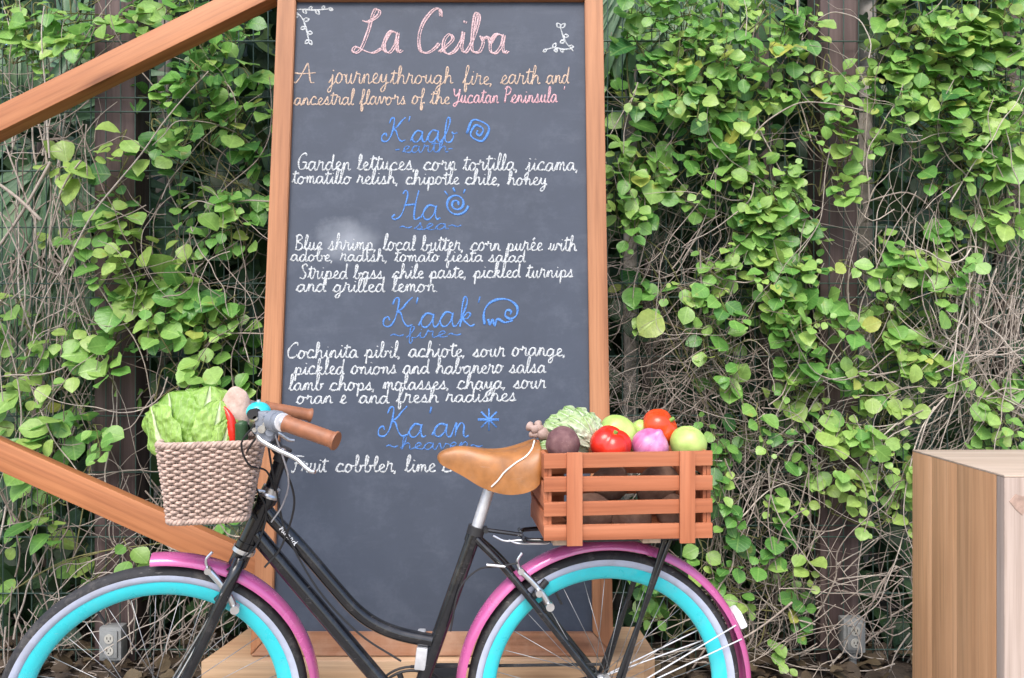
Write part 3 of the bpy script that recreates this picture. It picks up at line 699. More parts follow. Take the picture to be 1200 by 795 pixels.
# main frame as one part: head tube, down tube, swept top tube, seat tube, stays
fr = MB()
fr.tube([HT0, HT1], 0.0205, 18)
fr.tube([HT0, HT0 + HAX * 0.014], 0.0235, 18); fr.tube([HT1 - HAX * 0.014, HT1], 0.0235, 18)
fr.tube([pw(300, 626), BB], 0.0185, 16)
tt = [pw(311, 597), pw(322, 610), pw(352, 641), pw(389, 684), pw(415, 713), pw(439, 731), pw(468, 743), pw(506, 751)]
fr.tube(spline(tt, 6), 0.0158, 16)
fr.tube([BB, ST], 0.0168, 16); fr.tube([ST - (ST - BB).normalized() * 0.03, ST], 0.0195, 16)
fr.tube([BB - BT * 0.04, BB + BT * 0.04], 0.022, 18)
for sg in (1, -1):
    fr.tube(spline([ST + V((0, 0, -0.018)) + BT * 0.012 * sg, ST * 0.72 + ax_r * 0.28 + BT * 0.034 * sg, ax_r + BT * 0.058 * sg], 8), lambda u: 0.0095 - 0.001 * u, 12)
    fr.tube(spline([BB + BT * 0.022 * sg - BD * 0.015, bk(0.28, 0.036 * sg, 0.297), ax_r + BT * 0.058 * sg], 8), 0.0105, 12)
fr.build('frame', M['black_paint'], BIKE)
# lettering on the top tube
def tube_script():
    a = pw(329, 618); b_ = pw(347, 637.5); d = (b_ - a); L = d.length; d.normalize()
    upv = V((0, 0, 1)) - d * d.z; upv.normalize(); nv = d.cross(upv); nv = nv if nv.y < 0 else -nv
    st, w = strokes_of('huard', rngT); mb = MB()
    for s in st:
        pts = spline([(x, y, 0) for x, y in s], 4)
        P = []
        for p in pts:
            h = (p.y - 0.75) * 0.0068; an = h / 0.0158
            P.append(a + d * (p.x / w * L) + upv * (0.0160 * math.sin(an + 0.25)) + nv * (0.0160 * math.cos(an + 0.25)))
        mb.tube(P, 0.0011, 5)
    mb.build('tube_lettering', M['white_plastic'], BIKE, angle=0)
tube_script()
# fork, headset, stem
fk = MB()
crown = HB - HAX * 0.016
fk.tube([HB - HAX * 0.004, crown - HAX * 0.022], 0.021, 16)
axf = bk(FS, 0, RZ)
for sg in (1, -1):
    pts = [crown + BT * 0.018 * sg - HAX * 0.004, crown - HAX * 0.05 + BT * 0.040 * sg, HB - HAX * 0.20 + BT * 0.050 * sg, HB - HAX * 0.32 + BD * 0.006 + BT * 0.053 * sg, axf + BT * 0.054 * sg]
    fk.tube([steer(p) for p in spline(pts, 7)], lambda u: 0.0148 - 0.005 * u, 14)
fk.build('fork', M['black_paint'], BIKE)
hs = MB()
hs.tube([HB - HAX * 0.006, HB + HAX * 0.004], 0.0262, 20); hs.build('headset_cup', M['silver'], BIKE); hs = MB(); hs.tube([HT1, HT1 + HAX * 0.005, HT1 + HAX * 0.009, HT1 + HAX * 0.022], [0.0245, 0.0245, 0.021, 0.0205], 20)
hs.build('headset_cup', M['silver'], BIKE)
stm_top = pw(330, 535)
bike_tube('stem', [HT1 + HAX * 0.01, stm_top], 0.0145, 16)
CL = bk(0.785, 0, 0.940)
mb = MB(); mb.tube([stm_top - HAX * 0.012, stm_top + HAX * 0.022], 0.0165, 16); mb.tube([stm_top + HAX * 0.004, CL], 0.0135, 14)
mb.tube([CL - BT * 0.024, CL + BT * 0.024], 0.0185, 16); mb.build('stem_clamp', M['black_plastic'], BIKE)
g_n = [(0.704, 0.262, 1.000), (0.600, 0.300, 0.968)]; g_f = [(0.852, -0.262, 0.988), (0.738, -0.300, 0.962)]
bar = [bk(*g_n[1]), bk(*g_n[0]), bk(0.765, 0.20, 1.004), bk(0.790, 0.11, 0.975), CL + BT * 0.03, CL - BT * 0.03, bk(0.842, -0.11, 0.975), bk(0.882, -0.20, 1.0), bk(*g_f[0]), bk(*g_f[1])]
bike_tube('handlebar', bar, 0.0111, 12, 'silver')
def grip(a, b_):
    a = bk(*a); b_ = bk(*b_); d = (b_ - a).normalized()
    mb = MB(); a2 = a + d * 0.006; L = (b_ - a2).length + 0.006; n = 30
    pts = [a2 + d * (L * i / n) for i in range(n + 1)]
    rs = [0.0158 + (0.0005 if i % 2 else 0) for i in range(n + 1)]
    rs[0] = 0.0178; rs[1] = 0.0178; rs[-3] = 0.0165; rs[-2] = 0.0195; rs[-1] = 0.0185
    mb.tube(pts, rs, 18); g = mb.build('grip', M['grip'], BIKE, angle=60)
grip(*g_n); grip(*g_f)
# twist shifter, brake lever, bell on the viewer's side of the bar
def on_bar(f, far=False):
    a, b_ = (g_f if far else g_n); a = bk(*a); q = bar[7] if far else bar[2]
    return a.lerp(q, f)
c0, c1 = on_bar(0.02), on_bar(0.75)
mb = MB(); dd = (c1 - c0).normalized()
mb.tube([c0, c0 + dd * 0.012, c0 + dd * 0.013, c0 + dd * 0.032, c0 + dd * 0.034], [0.019, 0.019, 0.0215, 0.0215, 0.016], 18)
mb.build('shifter', M['grey_plastic'], BIKE)
mb = MB(); mb.tube([c0 - dd * 0.003, c0 + dd * 0.002], 0.0185, 18); mb.build('grip_collar', M['white_plastic'], BIKE)
lc = on_bar(0.65)
mb = MB(); mb.box(lc + V((0.0, 0, -0.022)), (0.044, 0.026, 0.034), Matrix.Rotation(0.5, 4, 'Y'), bev=0.007); mb.box(lc + V((-0.006, -0.004, 0.002)), (0.026, 0.03, 0.030), bev=0.006)
mb.tube([lc + V((0.012, -0.012, -0.024)), lc + V((0.012, -0.020, -0.024))], 0.0085, 14)
mb.build('shifter_pod', M['grey_plastic'], BIKE, angle=30)
mb = MB()
for q in (lc + V((-0.016, -0.018, 0.004)), lc + V((0.004, -0.022, -0.008)), lc + V((-0.020, -0.012, -0.020))):
    mb.tube([q, q + V((0, -0.004, 0))], 0.0048, 10)
mb.build('shifter_bolts', M['silver'], BIKE)
mb = MB(); q = lc + V((-0.022, -0.010, 0.012)); mb.tube([q + V((0, 0.012, 0)), q + V((0, -0.012, 0))], 0.011, 14); mb.build('lever_clamp', M['black_plastic'], BIKE)
def lever(far):
    sgn = -1 if far else 1
    c = on_bar(0.55, far); tip = bk(*(g_f[1] if far else g_n[1]))
    dn = V((0, 0, -1)); fw = BD
    P = [c + fw * 0.012 + dn * 0.012, c + fw * 0.020 + dn * 0.036, c.lerp(tip, 0.22) + fw * 0.012 + dn * 0.050, c.lerp(tip, 0.42) + dn * 0.060, c.lerp(tip, 0.62) + dn * 0.074, c.lerp(tip, 0.72) + dn * 0.074]
    mb = MB(); mb.tube(spline(P, 6), lambda u: 0.0062 - 0.002 * u, 10)
    mb.tube(spline([c + fw * 0.012 + dn * 0.030, c + fw * 0.0 + dn * 0.052, c.lerp(tip, 0.25) + dn * 0.052], 6), 0.004, 8)
    mb.tube([c + fw * 0.012 + dn * 0.018 - BT * 0.01, c + fw * 0.012 + dn * 0.018 + BT * 0.014], 0.008, 12)
    mb.build('brake_lever', M['silver'], BIKE)
lever(False); lever(True)
bc = pw(303, 483, 0.14); bl = MB()
bl.grid(lambda u, v: bc + V((0.026 * math.cos(2 * PI * u) * math.sin(v * PI * 0.56 + 0.001), 0.026 * math.sin(2 * PI * u) * math.sin(v * PI * 0.56 + 0.001), 0.022 * math.cos(v * PI * 0.56))), 28, 12, wrap_u=True, uv=False)
B_ = bl.build('bell', M['bell'], BIKE, fix=True)
q = MB(); q.tube([bc + V((0, 0, 0.020)), bc + V((0, 0, 0.026))], 0.004, 10); q.tube([bc + V((0, 0, -0.004)), bc + V((0, 0, -0.028))], [0.023, 0.012], 16)
q.tube([bc + V((0.012, 0, -0.022)), bc + V((0.035, -0.012, -0.012))], 0.0035, 8); q.build('bell_base', M['alloy'], BIKE)
# cables
def cable(pts, r=0.0024, mat='black_plastic'): bike_tube('brake_cable', pts, r, 7, mat)
cable([lc + V((-0.01, 0, -0.02)), pw(286, 540, 0.12), pw(300, 572, 0.05), pw(312, 600, 0.026), pw(300, 640, 0.03), pw(266, 668, 0.03)])
cable([lc + V((0.0, 0, -0.03)), pw(318, 545, 0.10), pw(326, 585, 0.03), pw(336, 625, 0.022), pw(372, 690, 0.012), pw(420, 742, 0.01), pw(470, 775, 0.018)])
cable([lc + V((0.01, 0, -0.02)), pw(334, 548, 0.10), pw(345, 590, 0.05), pw(330, 640, 0.025), pw(310, 665, 0.03)])
cable([lc + V((-0.02, -0.01, -0.01)), pw(283, 520, 0.2), pw(292, 545, 0.16), pw(312, 552, 0.08), pw(322, 575, 0.03)], 0.0022)
cable([lc + V((0.02, -0.01, -0.03)), pw(338, 560, 0.14), pw(332, 590, 0.05), pw(318, 612, 0.026)], 0.0018, 'alloy')
cable([pw(286, 540, -0.1), pw(282, 575, 0), pw(300, 610, 0.03)], 0.0022)
# bracket from the headset to the basket
bike_tube('basket_bracket', [HT1 + HAX * 0.012 + BT * 0.012, pw(292, 574, 0.03), pw(268, 566, 0.03)], 0.004, 8, 'silver', sub=0)
# V brakes
def vbrake(cx, cy, ang, t, xf):
    """arm of alloy with a pad, built along a direction on the wheel plane"""
    s, _, z = pb(cx, cy, t); c = V((s, t, z))
    d = V((math.cos(ang), 0, math.sin(ang))); e = V((-d.z, 0, d.x))
    w = lambda a, b2, k=0: xf(bk(*(c + d * a + e * b2 + V((0, k, 0)))))
    mb = MB()
    mb.tube(spline([w(-0.052, 0), w(-0.02, 0.004), w(0.02, 0.003), w(0.058, -0.002)], 5), [0.0075] * 16, 10)
    mb.tube([w(-0.052, 0, -0.012), w(-0.052, 0, 0.012)], 0.010, 14)
    mb.tube([w(-0.010, 0, -0.004), w(-0.010, 0, 0.016)], 0.0085, 12)
    mb.tube([w(0.056, -0.002, -0.006), w(0.056, -0.002, 0.012)], 0.0075, 12)
    A = mb.build('brake_arm', M['silver'], BIKE)
    p = MB(); p.tube([w(-0.018, -0.028, -0.014), w(-0.006, 0.030, -0.014)], 0.0085, 10); p.build('brake_pad', M['black_plastic'], A)
    nd = MB(); nd.tube(spline([w(0.058, -0.002), w(0.078, 0.006), w(0.086, 0.026)], 5), 0.0032, 8); nd.build('brake_noodle', M['silver'], A)
vbrake(258, 690, rad(60), 0.038, steer)
vbrake(628, 690, rad(52), 0.040, lambda p: p)
cable([pw(607, 660, 0.05), pw(585, 664, 0.045), pw(560, 668, 0.03), pw(538, 692, 0.024), pw(528, 740, 0.02)], 0.0022)
bike_tube('cable_ferrule', [pw(570, 662, 0.045), pw(592, 664, 0.046)], 0.0038, 8, 'silver')
# seat post, clamp, saddle
SP = pw(574, 571)
bike_tube('seat_post', [ST, SP + (SP - ST).normalized() * 0.006], 0.0135, 16, 'alloy')
mb = MB(); mb.tube([ST - (SP - ST).normalized() * 0.012, ST + (SP - ST).normalized() * 0.008], 0.0205, 16); mb.tube([ST - BD * 0.022 - BT * 0.016, ST - BD * 0.022 + BT * 0.016], 0.006, 10)
mb.build('seat_clamp', M['black_plastic'], BIKE)
mb = MB(); mb.tube([SP - BT * 0.022 + V((0, 0, 0.006)), SP + BT * 0.022 + V((0, 0, 0.006))], 0.012, 14)
for sg in (1, -1): mb.tube(spline([pw(602, 566, 0.03 * sg), pw(585, 570, 0.022 * sg), pw(560, 562, 0.022 * sg), pw(532, 546, 0.012 * sg)], 5), 0.0035, 8)
mb.build('saddle_rail', M['black_plastic'], BIKE)
prof = [  # photograph x, top y, bottom y, half width
    (512.5, 533.5, 537, 0.006), (515, 530, 541, 0.016), (521, 526.5, 545.5, 0.022), (533, 523, 551, 0.027), (546, 522.5, 558, 0.032), (560, 524.5, 566, 0.042), (574, 526, 571, 0.054),
    (588, 526, 573, 0.070), (600, 524, 572, 0.084), (612, 520.5, 569, 0.092), (622, 517, 564, 0.094), (629, 515.5, 556, 0.088), (632.5, 521, 546, 0.070)]
sec = []
for x, ty, by, hw in spline([p for p in prof], 4):
    s_, _, zt = pb(x, ty); zb = pb(x, by)[2]
    sec.append((s_, zt, zb, hw))
mb = MB(); n = 22; vs_ = []
for s_, zt, zb, hw in sec:
    for k in range(n + 1):
        u = -1 + 2 * k / n
        a = u * PI / 2
        xx = math.copysign(abs(math.sin(a)) ** 0.75, a) * hw
        zz = zb + (zt - zb) * (max(0.0, math.cos(a)) ** 0.55) - 0.010 * math.exp(-(xx / 0.012) ** 2) * (1 if hw > .05 else .2)
        vs_.append(bk(s_, xx, zz))
w_ = n + 1; m_ = len(sec)
fs = [(i * w_ + k, i * w_ + k + 1, (i + 1) * w_ + k + 1, (i + 1) * w_ + k) for i in range(m_ - 1) for k in range(n)]
fs += [(i * w_, (i + 1) * w_, (i + 1) * w_ + n, i * w_ + n) for i in range(m_ - 1)] + [tuple(range(w_)), tuple((m_ - 1) * w_ + k for k in range(w_))]
mb.add(vs_, fs); SAD = mb.build('saddle', M['leather'], BIKE, fix=True, angle=60)
# pale piping cord over the rear flank
def saddle_side(x, y):
    s_ = pb(x, y, 0.07)[0]
    i = min(range(m_), key=lambda q: abs(sec[q][0] - s_)); S = sec[i]
    z = pb(x, y, 0.06)[2]; f = max(0.02, min(0.98, (z - S[2]) / (S[1] - S[2])))
    a = math.acos(f ** (1 / 0.55)); t = math.sin(a) ** 0.75 * S[3]
    return bk(S[0], t + 0.002, z)
mb = MB(); mb.tube(spline([saddle_side(*p) for p in ((628, 518), (625, 526), (616, 534), (604, 542), (592, 553), (583, 563), (577, 571))], 5), 0.0019, 8)
mb.build('saddle_cord', M['cable_white'], SAD)
# carrier rack
rk = MB(); ZR = 0.702
for sg in (1, -1):
    rk.tube(spline([bk(0.20, 0.03 * sg, ZR), bk(0.175, 0.055 * sg, ZR), bk(0.02, 0.062 * sg, ZR), bk(-0.15, 0.062 * sg, ZR), bk(-0.19, 0.05 * sg, ZR)], 6), 0.0055, 10)
    for q0, q1 in ((-0.128, -0.006), (-0.142, 0.022)):
        rk.tube([bk(q0, 0.062 * sg, ZR), bk(q1 * 0.5 - 0.012, 0.066 * sg, RZ + 0.01)], 0.0058, 10)
for s_ in (0.2, 0.1, 0.0, -0.1, -0.19):
    rk.tube([bk(s_, -0.058, ZR), bk(s_, 0.058, ZR)], 0.0045, 8)
rk.tube([bk(0.2, 0.0, ZR), ST - BD * 0.015], 0.005, 8)
rk.build('rack', M['black_paint'], BIKE)
# spring clip of the rack
sp_ = MB(); pts = [pb(578, 628, 0.03), pb(592, 634, 0.03), pb(612, 633, 0.03), pb(640, 633, 0.03), pb(640, 637, 0.03), pb(608, 637, 0.03), pb(596, 633, 0.03)]
sp_.tube(spline([bk(*p) for p in pts], 6), 0.0025, 8); sp_.build('rack_spring', M['silver'], BIKE)
# mudguard stays: rear pair of thin bright rods
for sg in (1, -1):
    for a in (rad(154), rad(160)) :
        bike_tube('mudguard_stay', [bk(math.cos(a) * 0.346, 0.031 * sg, RZ + math.sin(a) * 0.346), ax_r + BT * 0.062 * sg], 0.0018, 8, 'alloy', sub=0)
    for a in (rad(186), rad(120)):
        bike_tube('mudguard_stay', [steer(bk(FS + math.cos(a) * 0.346, 0.031 * sg, RZ + math.sin(a) * 0.346)), steer(axf + BT * 0.058 * sg)], 0.002, 8, 'silver', sub=0)
rf = MB(); c = bk(-0.352 * math.cos(rad(26)), 0, RZ + 0.352 * math.sin(rad(26))) - BD * 0.012 + V((0, 0, 0.006))
rf.box(c, (0.02, 0.05, 0.044), Matrix.Rotation(rad(-26), 4, 'Y'), bev=0.006); rf.build('reflector', M['white_plastic'], BIKE, angle=30)
# crankset, chain, pedals, derailleur
ck = MB()
def ringpts(r, t, n=48): return [BB + BD * (r * math.cos(2 * PI * i / n)) + V((0, 0, r * math.sin(2 * PI * i / n))) + BT * t for i in range(n)]
ck.tube(ringpts(0.088, -0.045), 0.0035, 8, closed=True); ck.tube(ringpts(0.097, -0.045), 0.003, 8, closed=True)
for i in range(5):
    a = 2 * PI * i / 5; ck.tube([BB + BT * -0.045, BB + BD * 0.088 * math.cos(a) + V((0, 0, 0.088 * math.sin(a))) + BT * -0.045], 0.007, 8)
ck.tube([BB - BT * 0.07, BB + BT * 0.07], 0.011, 12)
ck.build('chainring', M['black_plastic'], BIKE)
for sg in (1, -1):
    a = rad(-65 if sg > 0 else 115); e = BB + BT * 0.07 * sg + BD * 0.17 * math.cos(a) + V((0, 0, 0.17 * math.sin(a)))
    if sg < 0: e.z = min(e.z, 0.33)
    bike_tube('crank_arm', [BB + BT * 0.066 * sg, e], 0.010, 10, 'alloy', sub=0)
    p = MB(); p.box(e + BT * 0.055 * sg, (0.09, 0.085, 0.022), bev=0.006); p.build('pedal', M['black_plastic'], BIKE, angle=30)
ch = MB(); ch.tube([BB + V((0, 0, 0.097)) - BT * 0.045, ax_r + V((0, 0, 0.04)) - BT * 0.045], 0.004, 6); ch.tube([BB - V((0, 0, 0.097)) - BT * 0.045, ax_r - V((0, 0, 0.04)) - BT * 0.045], 0.004, 6); ch.build('chain', M['rubber'], BIKE)
dr = MB(); c = pw(494, 770, 0.0); dr.box(c, (0.026, 0.03, 0.052), Matrix.Rotation(0.12, 4, 'Y'), bev=0.003); dr.box(pw(494, 744, -0.012), (0.02, 0.03, 0.022), bev=0.006)
dr.build('derailleur', M['alloy'], BIKE, angle=30)
# kickstand on the far side holds the bicycle up
bike_tube('kickstand', [bk(0.40, -0.05, 0.28), bk(0.36, -0.16, 0.012)], 0.008, 10, 'alloy', sub=0)

# ------------------------------------------------------------------ crate on the carrier
CRS0 = pb(637, 560, 0.13)[0]; CRS1 = pb(834.5, 560, 0.13)[0]
CZ0 = pb(735, 632, 0.13)[2]; CZ1 = pb(735, 530, 0.13)[2]
CM = Matrix(((-BD.x, -BT.x, 0, bk((CRS0 + CRS1) / 2, 0.012, 0).x), (-BD.y, -BT.y, 0, bk((CRS0 + CRS1) / 2, 0.012, 0).y), (0, 0, 1, CZ0), (0, 0, 0, 1)))   # x to the rear, y away, z up
CL_ = CRS0 - CRS1; CH_ = CZ1 - CZ0; CDY = 0.235
CRATE = thing('crate', CM @ V((0, 0, 0)), 'reddish wooden slat crate full of vegetables on the bicycle rack', 'crate')
def crate_build():
    y0 = -CDY / 2; y1 = CDY / 2
    fz = [(0.83, 1.0), (0.555, 0.725), (0.285, 0.445), (0.0, 0.175)]
    for nm, y, sgn in (('front_panel', y0, -1), ('rear_panel', y1, 1)):
        mb = MB()
        for i, (a, b_) in enumerate(fz):
            mb.box((0, y, (a + b_) / 2 * CH_), (CL_, 0.009, (b_ - a) * CH_), Matrix.Rotation(rad(0.4) * (1 if i % 2 else -0.6), 4, 'Y'), bev=0.0015)
        mb.build(nm, M['crate_wood'], CRATE, CM, angle=30)
        for xb in (663.5, 795):
            q = pb(xb + 9, 560, 0.13)[0]; lx = ((CRS0 + CRS1) / 2 - q)
            b2 = MB(); b2.box((0, 0, 0), (CH_ + 0.012, 0.008, 0.035), bev=0.0015)
            b2.build('batten', M['crate_wood'], CRATE, CM @ Matrix.Translation((lx, y + sgn * 0.0088, CH_ / 2 - 0.004)) @ Matrix.Rotation(PI / 2, 4, 'Y'), angle=30)
    for sx in (-1, 1):
        mb = MB()
        for a, b_ in ((0.70, 0.985), (0.36, 0.655), (0.02, 0.31)):
            mb.box((0, 0, (a + b_) / 2 * CH_), (CDY - 0.011, 0.010, (b_ - a) * CH_), bev=0.0015)
        for yy in (-1, 1): mb.box((yy * (CDY / 2 - 0.016), 0.0095, CH_ * 0.5), (0.020, 0.008, CH_ * 0.94), bev=0.0015)
        mb.build('end_panel', M['crate_wood'], CRATE, CM @ Matrix.Translation((sx * (CL_ / 2 - 0.0055), 0, 0)) @ Matrix.Rotation(-sx * PI / 2, 4, 'Z') @ Matrix.Rotation(PI, 4, 'Z'), angle=30)
    mb = MB()
    for k in range(4): mb.box((0, y0 + 0.035 + k * 0.055, 0.010), (CL_ - 0.024, 0.046, 0.007), bev=0.0012)
    mb.build('base', M['crate_wood'], CRATE, CM, angle=30)
    for xb in (658, 762):
        q = pb(xb, 640, 0.10)[0]; lx = ((CRS0 + CRS1) / 2 - q)
        mb = MB(); mb.box((0, 0, 0), (CDY * 0.86, 0.042, 0.013), bev=0.0015); mb.build('runner', M['block_wood'], CRATE, CM @ Matrix.Translation((lx, 0.0, -0.0085)) @ Matrix.Rotation(PI / 2, 4, 'Z'), angle=30)
crate_build()

# ------------------------------------------------------------------ vegetables in the crate
def mat_veg(name, c0, c1, rough=0.35, scale=40, bmp=0.1, spec=0.5, stretch=(1, 1, 1), sss=0.0):
    m, n, l, b = new_mat(name)
    v = coords(n, l, stretch); f = noise_t(n, l, v, scale, 5, 0.6); f2 = noise_t(n, l, v, scale * 0.2, 2, 0.5)
    ad = n.new('ShaderNodeMath'); ad.operation = 'MULTIPLY_ADD'; ad.inputs[1].default_value = 0.5; l.new(f, ad.inputs[0])
    h = n.new('ShaderNodeMath'); h.operation = 'MULTIPLY'; h.inputs[1].default_value = 0.5; l.new(f2, h.inputs[0]); l.new(h.outputs[0], ad.inputs[2])
    r = ramp(n, [(0.35, c0), (0.65, c1)]); l.new(ad.outputs[0], r.inputs[0])
    vo = n.new('ShaderNodeTexVoronoi'); vo.inputs['Scale'].default_value = 130; l.new(v, vo.inputs['Vector'])
    sp = ramp(n, [(0.08, (0.35, 0.35, 0.35)), (0.2, (0, 0, 0))]); l.new(vo.outputs[0], sp.inputs[0])
    col = mixc(n, l, sp.outputs[0], r.outputs[0], tuple(min(1, c * 1.3 + .06) for c in c1))
    fb = noise_t(n, l, v, 32, 3, 0.6); bl_ = ramp(n, [(0.64, (0, 0, 0)), (0.72, (0.4, 0.4, 0.4))]); l.new(fb, bl_.inputs[0])
    l.new(mixc(n, l, bl_.outputs[0], col, tuple(c * .55 + .02 for c in c0)), b.inputs['Base Color'])
    b.inputs['Roughness'].default_value = rough; b.inputs['Specular IOR Level'].default_value = spec
    if bmp: bump(n, l, b, f, bmp, 0.003)
    return m
MV = {
 'red': mat_veg('red_pepper_skin', (0.52, 0.012, 0.008), (0.66, 0.035, 0.015), 0.22, 12, 0.03),
 'orange': mat_veg('orange_pepper_skin', (0.56, 0.035, 0.008), (0.70, 0.085, 0.015), 0.24, 12, 0.03),
 'green': mat_veg('green_stalk', (0.12, 0.25, 0.04), (0.22, 0.38, 0.08), 0.5, 40),
 'pale_green': mat_veg('pale_green_skin', (0.30, 0.46, 0.10), (0.46, 0.60, 0.18), 0.38, 60, 0.12),
 'onion': mat_veg('onion_skin', (0.36, 0.035, 0.17), (0.66, 0.27, 0.46), 0.36, 60, 0.12, stretch=(1, 1, 0.10)),
 'beet': mat_veg('beet_skin', (0.085, 0.035, 0.042), (0.20, 0.11, 0.11), 0.8, 60, 0.5, 0.25),
 'root': mat_veg('root_skin', (0.40, 0.27, 0.22), (0.60, 0.46, 0.39), 0.85, 75, 0.6, 0.2),
 'dark_green': mat_veg('cucumber_skin', (0.015, 0.05, 0.022), (0.035, 0.09, 0.035), 0.4, 40, 0.2),
 'ginger': mat_veg('ginger_skin', (0.26, 0.17, 0.14), (0.44, 0.33, 0.29), 0.8, 60, 0.5, 0.2),
 'brown': mat_veg('potato_skin', (0.14, 0.075, 0.055), (0.26, 0.16, 0.12), 0.85, 50, 0.5, 0.2),
}
def blob(name, c, R, fn, mat, tilt=(0, 0, 0), label=None, cat=None, stalk=None, grp=None):
    """round fruit; fn(theta, phi) multiplies the radius"""
    E = Matrix.Translation(V(c)) @ (Matrix.Rotation(tilt[2], 4, 'Z') @ Matrix.Rotation(tilt[1], 4, 'Y') @ Matrix.Rotation(tilt[0], 4, 'X'))
    mb = MB()
    def f(u, v):
        th = 2 * PI * u; ph = PI * (0.002 + 0.996 * v); r = fn(th, ph)
        r *= 1 + 0.05 * noise.noise(V((math.sin(ph) * math.cos(th) * 1.3 + c[0] * 50, math.sin(ph) * math.sin(th) * 1.3, math.cos(ph) * 1.3)))
        return V((R[0] * r * math.sin(ph) * math.cos(th), R[1] * r * math.sin(ph) * math.sin(th), R[2] * r * math.cos(ph)))
    mb.grid(f, 48, 32, wrap_u=True, uv=False)
    o = mb.build(name, mat, None, E, fix=True, angle=0)
    if stalk:
        q = MB(); q.tube([E @ V(p) for p in spline(stalk[0], 5)], stalk[1], 10); q.build('stalk', MV['green'], o)
    return tag(o, label, cat, grp)
def pepper(th, ph): return 1 + 0.12 * (abs(math.cos(2 * th)) ** 0.7 - 0.6) * math.sin(ph) ** 0.7 - 0.28 * math.exp(-(ph / 0.38) ** 2) - 0.10 * math.exp(-((PI - ph) / 0.4) ** 2)
def lump(seed, a=0.08, f=2.0): return lambda th, ph: 1 + a * noise.noise(V((math.sin(ph) * math.cos(th) * f + seed, math.sin(ph) * math.sin(th) * f, math.cos(ph) * f)))
def cat_at(x, y, t): return bk(*pb(x, y, t))
G = 'vegetables in the crate'
def pxr(r, t): return r / FPX * (1.92 - t - 0.0)
blob('beet', cat_at(659.5, 520, 0.075), (pxr(20, .07), pxr(20, .07), pxr(20, .07)), lump(3, 0.06), MV['beet'], (0.2, 0.1, 0), 'dark purple brown beet with rough skin beside the saddle end of the crate', 'beet',
     ([(0, 0, -0.035), (0.002, 0, -0.055)], [0.006] * 3 + [0.003] * 3), G)
blob('bell_pepper', cat_at(715.5, 521, 0.075), (pxr(24, .07), pxr(24, .07), pxr(21, .07)), pepper, MV['red'], (0.5, 0.15, 0.3), 'glossy red bell pepper between the dark beet and the pink onion', 'bell pepper',
     ([(0, 0, 0.024), (0.002, 0.002, 0.036)], 0.005), G)
blob('bell_pepper', cat_at(774, 501, -0.005), (pxr(23, 0), pxr(23, 0), pxr(19, 0)), pepper, MV['orange'], (0.9, 0.35, 0.9), 'orange red bell pepper lying highest, above the pink onion', 'bell pepper',
     ([(0, 0, 0.022), (0.004, 0.002, 0.04)], 0.005), G)
blob('onion', cat_at(762, 523, 0.07), (pxr(22, .07), pxr(22, .07), pxr(20, .07)), lambda th, ph: 1 + 0.25 * math.exp(-(ph / 0.22) ** 2) - 0.02 * math.cos(9 * th) * 0.3, MV['onion'], (0.4, 0.5, 0), 'shiny pink onion between the red pepper and the pale green tomato', 'onion', None, G)
blob('green_tomato', cat_at(806.5, 520, 0.06), (pxr(21.5, .06), pxr(21.5, .06), pxr(21, .06)), lambda th, ph: 1 - 0.10 * math.exp(-(ph / 0.3) ** 2) + 0.012 * math.cos(5 * th), MV['pale_green'], (0.3, 0.1, 0), 'round pale green tomato at the outer end of the crate', 'tomato', None, G)
blob('chayote', cat_at(727, 508, -0.02), (pxr(26, 0), pxr(22, 0), pxr(19, 0)), lambda th, ph: 1 + 0.05 * math.cos(5 * th) * math.sin(ph), MV['pale_green'], (0.2, 0.6, 0.2), 'pale green chayote partly hidden behind the red bell pepper', 'chayote', None, G)
blob('lime', cat_at(752, 503, -0.03), (pxr(12, 0), pxr(12, 0), pxr(11, 0)), lump(8, 0.03), MV['pale_green'], (0.2, 0.3, 0), 'small yellow green lime peeping out between chayote and orange pepper', 'lime', None, G)
for i, (x, y, t, r, lab) in enumerate(((690, 600, 0.03, 30, 'brown potato behind the lower slats near the front batten of the crate'), (740, 606, 0.04, 28, 'brown potato behind the lower slats in the middle of the crate'),
                                       (790, 602, 0.03, 28, 'brown potato behind the lower slats near the outer batten of the crate'),
                                       (715, 566, -0.02, 27, 'brown potato under the red bell pepper, seen between the crate slats'), (770, 568, -0.01, 28, 'brown potato under the pink onion, seen between the crate slats'))):
    blob('potato', cat_at(x, y, t), (pxr(r, t), pxr(r * .8, t), pxr(r * .72, t)), lump(11 + i, 0.14, 1.5), MV['brown'], (0.3 * i, 0.2 * i, 0.7 * i), lab, 'potato', None, G)
# ginger root by the saddle
mb = MB()
for (a, b_, c, r) in (((626, 503), (640, 510), (655, 515), 8), ((630, 505), (625, 502), (619, 499), 6), ((634, 506), (632, 500), (630, 496), 5), ((632, 508), (626, 510), (622, 509), 4)):
    P = spline([cat_at(*a, 0.02), cat_at(*b_, 0.03), cat_at(*c, 0.02)], 5); k = len(P)
    mb.tube(P, [pxr(r, 0) * (0.75 + 0.25 * math.sin(3 + i * 1.3)) * (1 if i < k - 1 else 0.55) for i in range(k)], 12)
tag(mb.build('ginger_root', MV['ginger'], angle=0), 'knobbly pinkish ginger root sticking out of the crate towards the saddle', 'ginger', G)

